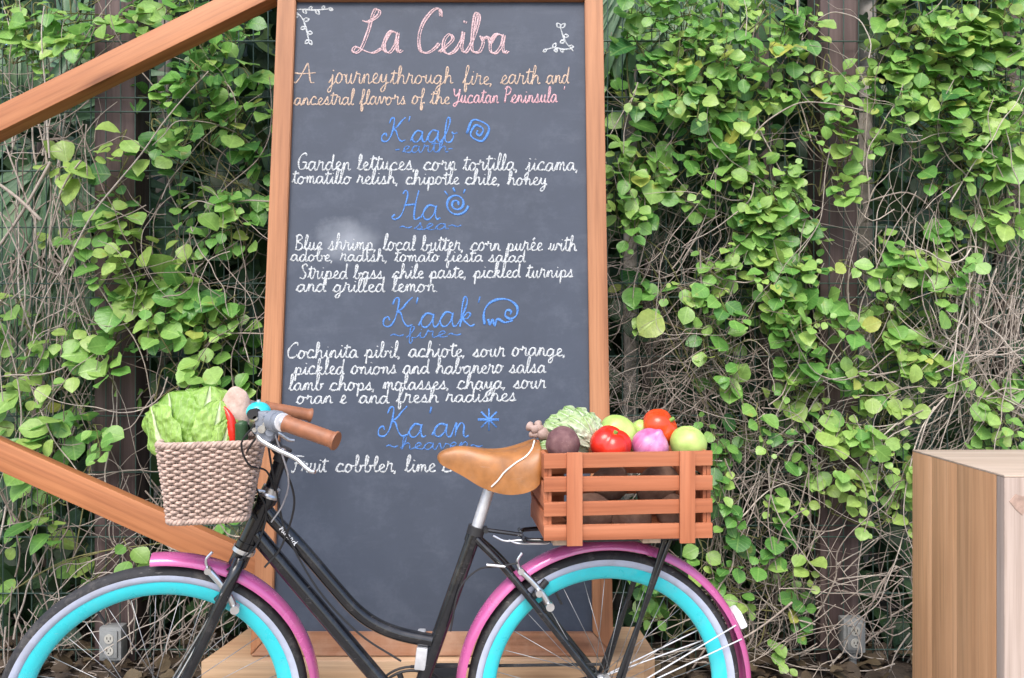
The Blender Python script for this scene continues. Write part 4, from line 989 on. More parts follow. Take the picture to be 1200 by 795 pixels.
# leafy heads: each leaf a crinkled surface with a pale rib
def mat_lettuce(name, dark, light, rib, white=0.0):
    m, n, l, b = new_mat(name)
    uv = n.new('ShaderNodeUVMap'); uv.uv_map = 'UVMap'; sx = n.new('ShaderNodeSeparateXYZ'); l.new(uv.outputs[0], sx.inputs[0])
    a = n.new('ShaderNodeAttribute'); a.attribute_name = 'var'; sep = n.new('ShaderNodeSeparateColor'); l.new(a.outputs[0], sep.inputs[0])
    ce = n.new('ShaderNodeMath'); ce.operation = 'SUBTRACT'; ce.inputs[1].default_value = 0.5; l.new(sx.outputs[0], ce.inputs[0])
    au = n.new('ShaderNodeMath'); au.operation = 'ABSOLUTE'; l.new(ce.outputs[0], au.inputs[0])
    # rib narrows to the tip
    wd = n.new('ShaderNodeMapRange'); wd.inputs[1].default_value = 0; wd.inputs[2].default_value = 1; wd.inputs[3].default_value = 0.15; wd.inputs[4].default_value = 0.022; l.new(sx.outputs[1], wd.inputs[0])
    dv = n.new('ShaderNodeMath'); dv.operation = 'DIVIDE'; l.new(au.outputs[0], dv.inputs[0]); l.new(wd.outputs[0], dv.inputs[1])
    rb = n.new('ShaderNodeMapRange'); rb.inputs[1].default_value = 0.7; rb.inputs[2].default_value = 1.6; rb.inputs[3].default_value = 1; rb.inputs[4].default_value = 0; l.new(dv.outputs[0], rb.inputs[0])
    # side veins
    k = n.new('ShaderNodeMath'); k.operation = 'MULTIPLY_ADD'; k.inputs[1].default_value = -0.9; l.new(au.outputs[0], k.inputs[0]); l.new(sx.outputs[1], k.inputs[2])
    ns = noise_t(n, l, coords(n, l), 28, 3, 0.5)
    k1 = n.new('ShaderNodeMath'); k1.operation = 'MULTIPLY_ADD'; k1.inputs[1].default_value = 0.10; l.new(ns, k1.inputs[0]); l.new(k.outputs[0], k1.inputs[2])
    k2 = n.new('ShaderNodeMath'); k2.operation = 'MULTIPLY'; k2.inputs[1].default_value = 9; l.new(k1.outputs[0], k2.inputs[0])
    fr = n.new('ShaderNodeMath'); fr.operation = 'PINGPONG'; fr.inputs[1].default_value = 0.5; l.new(k2.outputs[0], fr.inputs[0])
    vr = n.new('ShaderNodeMapRange'); vr.inputs[1].default_value = 0; vr.inputs[2].default_value = 0.13; vr.inputs[3].default_value = 0.26; vr.inputs[4].default_value = 0; l.new(fr.outputs[0], vr.inputs[0])
    mx = n.new('ShaderNodeMath'); mx.operation = 'MAXIMUM'; l.new(rb.outputs[0], mx.inputs[0]); l.new(vr.outputs[0], mx.inputs[1])
    r = ramp(n, [(0, dark), (1, light)]); l.new(sep.outputs[0], r.inputs[0])
    f = noise_t(n, l, coords(n, l), 45, 4, 0.6); r2 = ramp(n, [(0.3, (0.75, 0.8, 0.7)), (0.7, (1.15, 1.12, 1.1))]); l.new(f, r2.inputs[0])
    col = mixc(n, l, 1.0, r.outputs[0], r2.outputs[0], 'MULTIPLY'); col = mixc(n, l, mx.outputs[0], col, rib)
    if white:
        wr = n.new('ShaderNodeMapRange'); wr.inputs[1].default_value = white - .25; wr.inputs[2].default_value = white + .25; wr.inputs[3].default_value = 1; wr.inputs[4].default_value = 0
        l.new(k1.outputs[0], wr.inputs[0]); col = mixc(n, l, wr.outputs[0], col, rib)
    l.new(col, b.inputs['Base Color']); b.inputs['Roughness'].default_value = 0.42
    vo = n.new('ShaderNodeTexVoronoi'); vo.inputs['Scale'].default_value = 75; l.new(coords(n, l), vo.inputs['Vector'])
    hm = n.new('ShaderNodeMath'); hm.operation = 'MULTIPLY_ADD'; hm.inputs[1].default_value = -0.8; l.new(mx.outputs[0], hm.inputs[0]); l.new(vo.outputs[0], hm.inputs[2])
    bump(n, l, b, hm.outputs[0], 0.6, 0.006)
    tr = n.new('ShaderNodeBsdfTranslucent'); l.new(col, tr.inputs[0]); ms = n.new('ShaderNodeMixShader'); ms.inputs[0].default_value = 0.3
    l.new(b.outputs[0], ms.inputs[1]); l.new(tr.outputs[0], ms.inputs[2]); l.new(ms.outputs[0], n['Material Output'].inputs[0])
    return m
MV['lettuce'] = mat_lettuce('lettuce_leaf', (0.17, 0.36, 0.045), (0.36, 0.56, 0.13), (0.62, 0.72, 0.42))
MV['pale_lettuce'] = mat_lettuce('pale_lettuce_leaf', (0.20, 0.38, 0.10), (0.42, 0.58, 0.24), (0.70, 0.76, 0.58), 0.60)
rl = random.Random(7)
def lettuce_leaf(mb, base, tip, face, width, bulge, ruff, seed, col):
    """surface from base to tip, face = the way its outer side looks"""
    d = tip - base; L = d.length; d.normalize(); f = (face - d * face.dot(d)).normalized(); sd = d.cross(f).normalized()
    def fn(u, v):
        q = 2 * u - 1
        w = width * (0.22 + 0.78 * math.sin(min(1, v * 1.25 + 0.02) * PI * 0.5) ** 1.2) * (1 if v < 0.72 else math.sqrt(max(0.0, 1 - ((v - 0.72) / 0.285) ** 2)))
        nz = noise.noise(V((q * 2.2 + seed, v * 4.5, seed * 1.7)))
        nz2 = noise.noise(V((q * 7 + seed, v * 13, seed))) + .6 * noise.noise(V((q * 13 + seed, v * 26, seed)))
        edge = abs(q) ** 3 + max(0, v - 0.75) * 2.0
        out = bulge * math.sin(v * PI * 0.85) * L - (abs(q) ** 2) * w * 0.34 - max(0, v - .6) ** 2 * L * 0.45
        out += ruff * (edge * math.sin(v * 30 + seed * 5 + q * 5 + 2 * nz) * 1.0 + nz * 1.3 + nz2 * 0.55)
        out -= 0.006 * math.exp(-(q / 0.08) ** 2) * (1 - v)
        return base + d * (L * v) + sd * (q * w * (1 + 0.16 * nz + 0.07 * nz2)) + f * out
    mb.grid(fn, 28, 36, col=col)
bc_ = at(243, 590, 1.735)
mb = MB()
for i, (x, y, Y, w, fx, fy, bl_, c) in enumerate((
    (232, 456, 1.85, 0.070, -0.1, -1, 0.10, 0.1), (262, 470, 1.83, 0.055, 0.5, -1, 0.08, 0.3), (196, 466, 1.84, 0.060, -0.6, -1, 0.08, 0.15),
    (176, 476, 1.83, 0.052, -0.8, -0.8, 0.08, 0.1), (214, 457, 1.80, 0.072, -0.3, -1, 0.08, 0.3), (166, 486, 1.79, 0.040, -0.7, -0.8, 0.06, 0.45),
    (246, 453, 1.775, 0.074, 0.25, -1, 0.12, 0.75), (196, 461, 1.765, 0.066, -0.35, -1, 0.12, 0.5), (258, 470, 1.745, 0.046, 0.5, -1, 0.14, 1.0),
    (176, 477, 1.745, 0.050, -0.55, -1, 0.12, 0.85), (270, 492, 1.735, 0.034, 0.5, -1, 0.12, 1.0))):
    lettuce_leaf(mb, bc_ + V((rl.uniform(-.015, .015), 0.03 * (Y - 1.72) / 0.1, 0)), at(x, y, Y), V((fx, fy, 0.15)), w, bl_, 0.0052, 1.3 * i + 0.4, (c, c, c, 1))
tag(mb.build('romaine_lettuce', MV['lettuce'], angle=0), 'large crinkled bright green romaine lettuce filling the woven basket', 'lettuce', None)
mb = MB()
for i, (x, y, t, bx, by, w, fx, fz, c) in enumerate(((632, 514, 0.02, 690, 525, 0.022, -0.2, 0.8, 0.2), (636, 500, 0.00, 695, 520, 0.026, -0.1, 1, 0.3), (645, 487, -0.03, 700, 518, 0.028, 0, 1, 0.3), (662, 476, -0.04, 702, 520, 0.028, 0.2, 1, 0.2),
                                              (640, 493, 0.03, 698, 524, 0.022, 0.1, 0.8, 0.5), (655, 482, 0.02, 702, 520, 0.026, 0.2, 0.9, 0.6), (676, 478, 0.00, 706, 526, 0.026, 0.4, 0.8, 0.4), (690, 484, 0.0, 708, 530, 0.024, 0.7, 0.6, 0.7),
                                              (650, 497, 0.055, 706, 530, 0.022, 0.0, 0.7, 0.7), (668, 487, 0.05, 710, 532, 0.024, 0.2, 0.8, 0.9), (634, 520, 0.05, 690, 530, 0.018, -0.2, 0.6, 0.3), (684, 488, 0.045, 704, 540, 0.024, 0.6, 0.5, 1.0))):
    lettuce_leaf(mb, cat_at(bx, by, t * .6), cat_at(x, y, t), BT * 0.8 + V((fx * .5, 0, fz)), w, 0.09, 0.0030, 2.1 * i + 9, (c, c, c, 1))
tag(mb.build('cabbage_lettuce', MV['pale_lettuce'], angle=0), 'pale whitish green lettuce head lying in the crate behind the dark beet', 'lettuce', G)

# ------------------------------------------------------------------ woven basket on the handlebar
def make_basket():
    Y0 = 1.675
    tl, tr_, bl2, br2 = at(174, 522, Y0), at(291, 523, Y0), at(188, 611, Y0 + 0.012), at(275, 611, Y0 + 0.012)
    H = tl.z - bl2.z; depth = 0.17
    T = thing('woven_basket', ((bl2.x + br2.x) / 2, Y0 + depth / 2, bl2.z), 'pinkish brown woven rope basket holding the big romaine lettuce', 'basket')
    bc0 = V(((tl.x + tr_.x) / 2, Y0 + depth / 2, 0)); RB = Matrix.Translation(bc0) @ Matrix.Rotation(rad(15), 4, 'Z') @ Matrix.Translation(-bc0)
    def ring(f, n=112):
        x0 = bl2.x + (tl.x - bl2.x) * f; x1 = br2.x + (tr_.x - br2.x) * f; hw = (x1 - x0) / 2; cx = (x0 + x1) / 2
        hd = depth / 2 * (0.82 + 0.18 * f); cy = Y0 + depth / 2 + 0.0
        z = bl2.z + H * f; out = []
        for i in range(n):
            a = 2 * PI * i / n; ca, sa = math.cos(a), math.sin(a)
            e = 0.30
            x = math.copysign(abs(ca) ** e, ca) * hw; y = math.copysign(abs(sa) ** e, sa) * hd
            out.append((RB @ V((cx + x, cy + y, z)), V((ca, sa, 0))))
        return out
    # even spacing along the ring
    def even(f, n):
        R = ring(f, 240); P = [p for p, _ in R]; Ls = [0]
        for i in range(len(P)): Ls.append(Ls[-1] + (P[(i + 1) % len(P)] - P[i]).length)
        out = []
        for k in range(n):
            q = Ls[-1] * k / n; i = max(j for j in range(len(P)) if Ls[j] <= q); t = (q - Ls[i]) / max(1e-9, Ls[i + 1] - Ls[i])
            p = P[i].lerp(P[(i + 1) % len(P)], t); t2 = (P[(i + 1) % len(P)] - P[i - 1]).normalized()
            out.append((p, V((t2.y, -t2.x, 0))))
        return out
    rows = 23; st = 48; per = 7
    mb = MB(); rb = random.Random(3)
    for r_ in range(rows):
        f = 0.055 + 0.895 * r_ / (rows - 1); E = even(f, st * per); pts = []
        for k, (p, nn) in enumerate(E):
            ph = PI * k / per + (PI if r_ % 2 else 0) + 0.25 * noise.noise(V((k * .05, r_, 0)))
            pts.append(p + nn * (0.0042 * math.sin(ph) + .0012 * noise.noise(V((k * .2, r_ * 3.1, 2)))) + V((0, 0, 0.0016 * noise.noise(V((k * .12, r_ * 2.3, 5))) + rb.uniform(-.0003, .0003))))
        mb.tube(pts, [0.0036 * (1 + 0.16 * math.sin(k * 2.3 + r_ * 1.7)) for k in range(len(pts))], 8, closed=True)
    mb.build('woven_side', M['wicker'], T, angle=0)
    # twisted rim and foot: two strands around each other
    for nm, f, rr, am in (('rim', 1.0, 0.0043, 0.0040), ('foot_braid', 0.0, 0.0043, 0.0040)):
        mb = MB()
        for ph0 in (0, 2 * PI / 3, 4 * PI / 3):
            E = even(f, 300); pts = [p + nn * (am * math.cos(k * 2 * PI / 12.5 + ph0)) + V((0, 0, am * math.sin(k * 2 * PI / 12.5 + ph0))) for k, (p, nn) in enumerate(E)]
            mb.tube(pts, rr, 7, closed=True)
        mb.build(nm, M['wicker'], T, angle=0)
    mb = MB()
    for k in range(st):
        pts = [even(f, st)[k][0] for f in (0.0, 0.5, 1.0)] if False else None
    for f0, f1 in ((0.0, 1.0),):
        A = even(f0, st * 2); B = even(f1, st * 2)
        for k in range(st * 2):
            if k % 2: continue
            mb.tube([A[k][0] - A[k][1] * 0.001, B[k][0] - B[k][1] * 0.001], 0.0030, 6)
    mb.build('stakes', M['wicker_dark'], T, angle=0)
    mb = MB(); A = even(0.01, 60); B = even(0.99, 60)
    vs_ = [p - nn * 0.006 for p, nn in A] + [p - nn * 0.006 for p, nn in B]
    mb.add(vs_, [(i, (i + 1) % 60, 60 + (i + 1) % 60, 60 + i) for i in range(60)] + [tuple(range(60))])
    mb.build('dark_gap_backing', M['wicker_dark'], T, angle=30)  # added inner sheet, dark so that the gaps in the weave look shaded
    return T
make_basket()
GB = 'vegetables in the basket'
blob('yam', at(275, 484, 1.775), (0.034, 0.028, 0.058), lump(21, 0.10, 1.6), MV['root'], (0.1, 0.16, 0), 'tall beige yam standing in the woven basket beside the lettuce', 'yam', None, GB)
q = [at(262, 477, 1.745), at(267, 484, 1.742), at(271, 494, 1.74), at(273, 512, 1.74), at(274, 528, 1.74)]
mb = MB(); P = spline(q, 6); mb.tube(P, [0.003 + 0.0085 * min(1, i / (len(P) - 1) * 1.5) for i in range(len(P))], 12)
tag(mb.build('chili_pepper', MV['red'], angle=0), 'curved red chili pepper between the romaine lettuce and the yam', 'chili pepper', GB)
mb = MB(); P = spline([at(282, 493, 1.725), at(283, 500, 1.725), at(283, 520, 1.728), at(282, 560, 1.73)], 6); k = len(P)
mb.tube(P, [0.0135 * min(1, 0.35 + i * 0.2) for i in range(k)], 14)
tag(mb.build('cucumber', MV['dark_green'], angle=0), 'dark green cucumber standing at the handlebar end of the basket', 'cucumber', GB)

# ------------------------------------------------------------------ pale wooden pedestal
def make_pedestal():
    xl = 469 / FPX * 2.15; y1 = 2.15; y0 = y1 * 469 / 577 + 0.0; zt = CAM_Z - 130.5 / FPX * 2.15; w = 0.52
    T = thing('pedestal', (xl + w / 2, (y0 + y1) / 2, 0), 'tall square pedestal of pale timber boards with a smooth top beside the creeper', 'pedestal')
    ms = mat_wood('pedestal_side', (0.52, 0.285, 0.15), (0.60, 0.345, 0.185), (0.66, 0.40, 0.23), 0.55, 'X', 0.9, False)
    mf = mat_wood('pedestal_front', (0.36, 0.285, 0.245), (0.43, 0.35, 0.305), (0.49, 0.41, 0.36), 0.55, 'X', 1.0)
    mt = mat_wood('pedestal_top', (0.45, 0.35, 0.27), (0.52, 0.42, 0.335), (0.58, 0.48, 0.395), 0.55, 'X', 0.8)
    ry = Matrix.Rotation(-PI / 2, 4, 'Y')
    rp = random.Random(2)
    edges = [0, 0.10, 0.215, y1 - y0 - 0.031]
    for a, b_ in zip(edges[:-1], edges[1:]):      # boards of the side that faces the bicycle
        mb = MB(); mb.box((zt / 2, 0, 0), (zt - 0.006, (b_ - a) - 0.0004, 0.025), bev=0.0005)
        mb.build('side_board', ms, T, Matrix.Translation((xl + 0.0125 + rp.uniform(0, .0004), y1 - (a + b_) / 2, 0)) @ ry, angle=30)
    mb = MB(); mb.box((zt / 2, 0, 0), (zt - 0.006, w, 0.03), bev=0.003)
    mb.build('front_board', mf, T, Matrix.Translation((xl + w / 2, y0 + 0.015, 0)) @ Matrix.Rotation(PI / 2, 4, 'Z') @ ry, angle=30)
    mb = MB(); mb.box((zt / 2, 0, 0), (zt - 0.006, w - 0.06, 0.025), bev=0.002)
    mb.build('rear_board', mf, T, Matrix.Translation((xl + w / 2, y1 - 0.014, 0)) @ Matrix.Rotation(PI / 2, 4, 'Z') @ ry, angle=30)
    mb = MB(); mb.box((zt / 2, 0, 0), (zt - 0.006, y1 - y0 - 0.06, 0.025), bev=0.002)
    mb.build('side_board', ms, T, Matrix.Translation((xl + w - 0.0125, (y0 + y1) / 2, 0)) @ ry, angle=30)
    mb = MB(); mb.box((0, 0, 0), (w, y1 - y0, 0.005), bev=0.0018)
    mb.build('top_board', mt, T, Matrix.Translation((xl + w / 2, (y0 + y1) / 2, zt - 0.0005)), angle=30)
    # chipped patch on the front board
    mk = mat_plain('chipped_wood', (0.36, 0.25, 0.20), 0.85, 0, 0.35, 40, 0.5)
    mb = MB(); c = at(1196, 591, y0 - 0.0012)
    pl = [(-.024, .006), (-.010, .022), (.006, .016), (.022, .024), (.03, .004), (.012, -.010), (.004, -.024), (-.010, -.012)]
    mb.prism(None, [c + V((x, 0, z)) for x, z in pl], [c + V((x, 0.002, z)) for x, z in pl]); mb.build('chipped_patch', mk, T, fix=True, smooth=False)
make_pedestal()

# ------------------------------------------------------------------ climbing vines on the fence
LV = mat_leaf('vine_leaf', (0.046, 0.160, 0.045), (0.155, 0.370, 0.078), (0.34, 0.53, 0.140), (0.45, 0.46, 0.10), 0.38, 0.32)
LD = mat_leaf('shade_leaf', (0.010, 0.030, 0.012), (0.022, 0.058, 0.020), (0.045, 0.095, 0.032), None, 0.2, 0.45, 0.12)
SG = mat_stem('green_stem', (0.10, 0.12, 0.035), (0.24, 0.22, 0.10))
SD = mat_stem('dry_stem', (0.15, 0.112, 0.092), (0.54, 0.475, 0.41))
rv = random.Random(42)
LT = [0.0, 0.10, 0.28, 0.50, 0.72, 0.90, 1.0]
LW = {'round': [0.03, 0.24, 0.43, 0.50, 0.45, 0.25, 0.0], 'ovate': [0.03, 0.20, 0.38, 0.46, 0.40, 0.19, 0.0], 'oval': [0.03, 0.18, 0.34, 0.40, 0.33, 0.16, 0.0], 'lance': [0.03, 0.12, 0.20, 0.22, 0.17, 0.08, 0.0]}
def leaf(mb, base, tip, nrm, L, kind='round', fold=0.10, curl=0.12, col=(0.5, 0, 0, 1), wav=0.02):
    d = tip.normalized(); n_ = (nrm - d * nrm.dot(d))
    n_ = n_.normalized() if n_.length > 1e-4 else d.orthogonal().normalized()
    s_ = d.cross(n_); w = LW[kind]; vs_ = []; uvs = []
    ph = rv.uniform(0, 6)
    for t, q in zip(LT, w):
        c = base + d * (L * t) - n_ * (curl * L * t * t)
        for sg in (-1, 0, 1):
            o = s_ * (sg * q * L) + (n_ * (fold * q * L * 2 + wav * L * math.sin(ph + t * 9 + sg)) if sg else V((0, 0, 0)))
            vs_.append(c + o); uvs.append((sg * q * 2, t))
    fs = []
    for i in range(len(LT) - 1):
        b = i * 3
        fs += [(b, b + 1, b + 4, b + 3), (b + 1, b + 2, b + 5, b + 4)]
    mb.add(vs_, fs, uvs, col)

def shoot(lm, sm, p, d, n, L0, step, tone, kind='round', droop=0.5, back=False):
    """a leafy shoot of n leaves from p along d"""
    pts = [p]; d = d.normalized(); q = p
    for i in range(n):
        d = (d + V((rv.gauss(0, .16), rv.gauss(0, .12), rv.gauss(0, .14) - 0.05 * droop))).normalized()
        q = q + d * step
        if back: q.y = max(FY + 0.03, min(FY + 0.32, q.y))
        else: q.y = max(FY - 0.30, min(FY - 0.006, q.y))
        pts.append(q)
    sm.tube(pts, lambda u: 0.0022 - 0.0011 * u, 5, cap=False, col=(rv.random(), 0, 0, 1))
    tn = tone + rv.gauss(0, .17)
    for i in range(1, n + 1):
        ax = (pts[i] - pts[i - 1]).normalized(); side = ax.cross(V((0, -1, 0.3)))
        side = side.normalized() if side.length > .05 else V((1, 0, 0))
        sg = 1 if i % 2 else -1
        sz = L0 * (1.05 - 0.45 * (i / n) ** 2) * rv.uniform(.55, 1.3)
        pet = (side * sg * rv.uniform(.4, 1) + V((rv.gauss(0, .25), -rv.uniform(.2, .9), rv.uniform(-.1, .5)))).normalized()
        b = pts[i] + pet * sz * rv.uniform(.18, .42)
        sm.tube([pts[i], pts[i].lerp(b, .5) + V((0, 0, .003)), b], 0.0009, 4, cap=False, col=(rv.random() * .5, 0, 0, 1))
        tp = (side * sg * rv.uniform(.1, 1.0) + V((rv.gauss(0, .35), -rv.uniform(.1, 1.1), -rv.uniform(-.1, .75)))).normalized()
        nm = V((rv.gauss(0, .45), -1.0, rv.uniform(.15, 2.1)))
        t = max(0.02, min(0.9, tn + 0.22 * (i / n) + rv.gauss(0, .14)))
        if rv.random() < .018: t = rv.uniform(.93, 1)
        leaf(lm, b, tp, nm, sz * 1.08 * (1.35 if rv.random() < .08 else 1), rv.choice(('round', 'ovate', 'oval', 'ovate')), rv.uniform(.03, .22), rv.uniform(.0, .32), (t, 0, 0, 1), rv.uniform(.01, .05))

DENS = 1.12
LSC = 0.77
def vine(label, clusters, L0=0.078, tone=0.55, grp='leafy vines climbing the fence', big=()):
    """clusters: (centre x, centre y, radius x, radius y in photograph pixels, leaves, [tone])"""
    lm, sm = MB(), MB(); L0 *= LSC
    for cl in clusters:
        cx, cy, rx, ry, n = cl[:5]; tn = cl[5] if len(cl) > 5 else tone
        k = 0
        n *= DENS
        while k < n:
            a = rv.uniform(0, 2 * PI); r = math.sqrt(rv.random()) * 1.02
            m_ = rv.randint(4, 8)
            Y = FY - 0.02 - 0.11 * (1 - r * r) * rv.random() - 0.03 * rv.random()
            back = rv.random() < 0.30
            if back: Y = FY + rv.uniform(.05, .28); r *= 1.25
            p = at(cx + rx * r * math.cos(a), cy + ry * r * math.sin(a) - 14, Y)
            d = V((rv.gauss(0, .7), rv.uniform(-.35, .08), rv.choice((-.8, -.8, -.5, .5))))
            hub = at(cx, cy, FY - 0.01); md = (hub + p) / 2 + V((rv.gauss(0, .015), 0, .02))
            sm.tube(spline([hub, md, p], 3), 0.0014, 4, cap=False, col=(rv.random(), 0, 0, 1))
            shoot(lm, sm, p, d, m_, L0 * rv.uniform(.8, 1.15), L0 * rv.uniform(.32, .5), tn - (.12 if back else 0), back=back)  # shoots behind the mesh get a darker leaf colour for their dimmer light
            k += m_
    for bx, by, bl in big:
        leaf(lm, at(bx, by, FY - .10), V((-.5, -.3, -.35)), V((.1, -1, .35)), bl, 'round', .12, .25, (.93, 0, 0, 1), .05)
    # older runners that link the clusters along the mesh
    for a, b_ in zip(clusters[:-1], clusters[1:]):
        p0, p1 = at(a[0], a[1], FY - 0.02), at(b_[0], b_[1], FY - 0.03)
        mid = (p0 + p1) / 2 + V((rv.gauss(0, .05), -.02, rv.gauss(0, .05)))
        sm.tube(spline([p0, mid, p1], 6), 0.0024, 5, cap=False, col=(rv.random(), 0, 0, 1))
    ys = [p[2] for p in lm.v]; xs = [p[0] for p in lm.v]
    T = thing('climbing_vine', (sum(xs) / len(xs), FY - 0.05, min(ys)), label, 'vine', grp)
    sm.build('stems', SG, T, angle=0); lm.build('leaves', LV, T, angle=0)
    return T

vine('trailing round leaved vine climbing the brown post beside the chalkboard, below the upper beam', [
    (150, 185, 30, 25, 10), (150, 240, 40, 28, 21), (152, 282, 48, 34, 27), (165, 325, 48, 30, 27), (150, 372, 50, 30, 21), (130, 410, 28, 22, 7), (205, 320, 28, 36, 14), (112, 380, 20, 18, 6)], 0.088, .6)
vine('dense green vine between the upper beam and the chalkboard frame', [
    (275, 55, 42, 48, 51), (235, 95, 55, 38, 41), (195, 125, 35, 45, 20), (285, 130, 32, 55, 36), (225, 190, 35, 28, 12), (290, 220, 22, 40, 18), (178, 150, 15, 25, 7), (240, 200, 60, 130, 19), (270, 250, 25, 28, 14), (285, 290, 22, 22, 10), (245, 175, 35, 45, 13), (268, 15, 40, 16, 10)], 0.078, .42)
vine('vine hanging in loose sprays beside the chalkboard above the romaine lettuce', [
    (235, 350, 38, 28, 19), (245, 412, 40, 42, 35), (225, 345, 35, 25, 13), (275, 385, 20, 26, 13), (210, 440, 30, 18, 8), (182, 470, 14, 16, 5), (262, 440, 18, 12, 5)], 0.076, .5)
vine('leafy vine in the corner above the upper beam', [
    (45, 35, 42, 36, 52), (85, 25, 40, 28, 38), (12, 22, 26, 34, 26), (150, 20, 30, 20, 20), (15, 75, 18, 24, 12), (195, 20, 26, 18, 18), (225, 10, 24, 14, 12)], 0.075, .55)
vine('low vine with big pale leaves above and below the lower beam', [
    (15, 365, 22, 26, 14), (18, 440, 24, 44, 26), (85, 450, 34, 34, 24), (60, 510, 34, 26, 14), (55, 578, 30, 45, 20), (32, 622, 24, 20, 10), (112, 515, 18, 14, 8), (88, 650, 16, 14, 4), (142, 640, 22, 24, 7), (18, 690, 16, 30, 6), (245, 630, 36, 10, 12, .3)], 0.088, .6)
vine('broad bushy vine spilling over the fence next to the top corner of the chalkboard', [
    (800, 45, 70, 52, 130), (825, 110, 66, 52, 130), (742, 190, 32, 26, 20), (845, 155, 52, 38, 64), (762, 240, 44, 34, 36), (735, 30, 26, 24, 14), (820, 140, 125, 150, 70), (722, 250, 14, 30, 12), (900, 18, 40, 22, 22), (735, 130, 22, 24, 10)], 0.072, .5)
vine('thick curtain of bright vine leaves high above the pale pedestal', [
    (1085, 45, 92, 46, 170), (1140, 90, 56, 56, 120), (1035, 75, 36, 42, 40), (1172, 30, 32, 42, 60), (1120, 135, 56, 38, 70), (1178, 160, 26, 52, 52), (1110, 130, 95, 130, 60), (1150, 205, 48, 36, 56), (1060, 130, 26, 34, 24)], 0.074, .58)
vine('vine twining over the upper half of the brown post between chalkboard and pedestal', [
    (935, 60, 26, 42, 16), (962, 95, 32, 34, 19), (985, 125, 24, 34, 14), (950, 150, 34, 50, 22), (992, 180, 22, 32, 10), (960, 230, 34, 34, 15), (925, 95, 30, 42, 15), (1010, 215, 20, 26, 7), (1040, 180, 20, 40, 8)], 0.070, .55)
vine('vine spreading across the wire mesh at half height beside the brown post', [
    (855, 215, 58, 34, 60), (870, 262, 52, 34, 52), (905, 235, 34, 34, 28), (930, 290, 44, 44, 66), (902, 335, 50, 44, 72), (892, 372, 34, 26, 26), (940, 402, 44, 50, 64), (890, 340, 90, 130, 50), (835, 365, 34, 34, 20), (840, 430, 26, 24, 10), (920, 445, 18, 16, 6)], 0.068, .52)
vine('bright vine trailing down over the middle of the brown post towards the pedestal', [
    (1000, 320, 44, 26, 27), (1052, 340, 34, 34, 29), (1078, 310, 34, 34, 35), (1110, 270, 42, 34, 40), (1160, 245, 40, 30, 35), (1112, 368, 18, 18, 11), (1030, 400, 52, 34, 53), (1060, 425, 42, 32, 37), (992, 440, 42, 34, 42), (1040, 380, 90, 110, 40), (1120, 320, 26, 18, 13), (945, 460, 26, 26, 18)], 0.070, .62)
vine('fresh yellow green vine tuft hanging beside the pale pedestal edge', [
    (1000, 520, 44, 34, 72), (1040, 560, 32, 34, 50), (985, 562, 28, 26, 30), (1052, 580, 20, 20, 18), (975, 602, 16, 14, 8), (1035, 490, 30, 20, 26), (1010, 622, 6, 10, 3)], 0.066, .72)
vine('sparse vine sprigs with one big yellow green leaf in the dry twigs above the crate', [
    (740, 365, 18, 18, 8, .3), (868, 455, 22, 16, 7), (876, 485, 22, 16, 7), (825, 400, 20, 18, 6, .3), (742, 270, 26, 16, 8), (880, 520, 24, 24, 18, .35), (848, 545, 18, 24, 14, .3), (755, 330, 16, 20, 6, .3), (905, 560, 12, 34, 10, .3)], 0.066, .5, big=((775, 370, .105),))
vine('vine sprigs growing over the top of the pale pedestal', [
    (1165, 490, 34, 24, 28), (1190, 512, 18, 16, 14), (1148, 455, 16, 16, 6), (1185, 450, 14, 16, 8)], 0.075, .5)
vine('low vine leaves around the rear wheel and its pink mudguard', [
    (890, 632, 32, 32, 16), (860, 590, 20, 24, 14, .35), (900, 702, 24, 18, 10), (880, 762, 24, 18, 10), (832, 655, 18, 16, 7), (940, 665, 16, 14, 4), (760, 700, 18, 32, 12, .4), (800, 742, 24, 24, 12), (930, 720, 18, 20, 6, .35), (845, 700, 20, 22, 8, .4)], 0.070, .5)

# bare stems and twigs
def tangle(label, regions, grp='bare dry vine stems on the fence'):
    """regions: (x0, y0, x1, y1 px, count, length m, radius m, wander, direction (dx, dz), tone)"""
    mb = MB()
    for x0, y0, x1, y1, n, L, r, wd, dr_, tone in regions:
        for i in range(int(n * 1.5)):
            Y = FY + rv.uniform(-0.13, 0.12)
            if abs(Y - FY) < 0.01: Y -= 0.03
            p = at(rv.uniform(x0, x1), rv.uniform(y0, y1), Y)
            d = V((dr_[0] + rv.gauss(0, .35), rv.gauss(0, .08), dr_[1] + rv.gauss(0, .35)))
            if rv.random() < .5: d = -d
            d.normalize(); pts = [p]; k = 7; st_ = L * rv.uniform(.5, 1.3) / k
            turn = V((rv.gauss(0, wd), rv.gauss(0, wd * .25), rv.gauss(0, wd)))
            for j in range(k):
                d = (d + turn * .35 + V((rv.gauss(0, wd * .6), rv.gauss(0, wd * .15), rv.gauss(0, wd * .6)))).normalized()
                p = p + d * st_; p.y = max(FY - .17, min(FY + .2, p.y)); p.z = max(0.01, p.z)
                pts.append(p.copy())
            rr = r * rv.uniform(.5, 1.5)
            mb.tube(spline(pts, 3), lambda u: rr * (1 - .5 * u), 5, cap=False, col=(max(0, min(1, tone + rv.gauss(0, .22))), 0, 0, 1))
    xs = [p[0] for p in mb.v]
    o = mb.build('bare_vine', SD, angle=0); return tag(o, label, 'vine stems', grp)
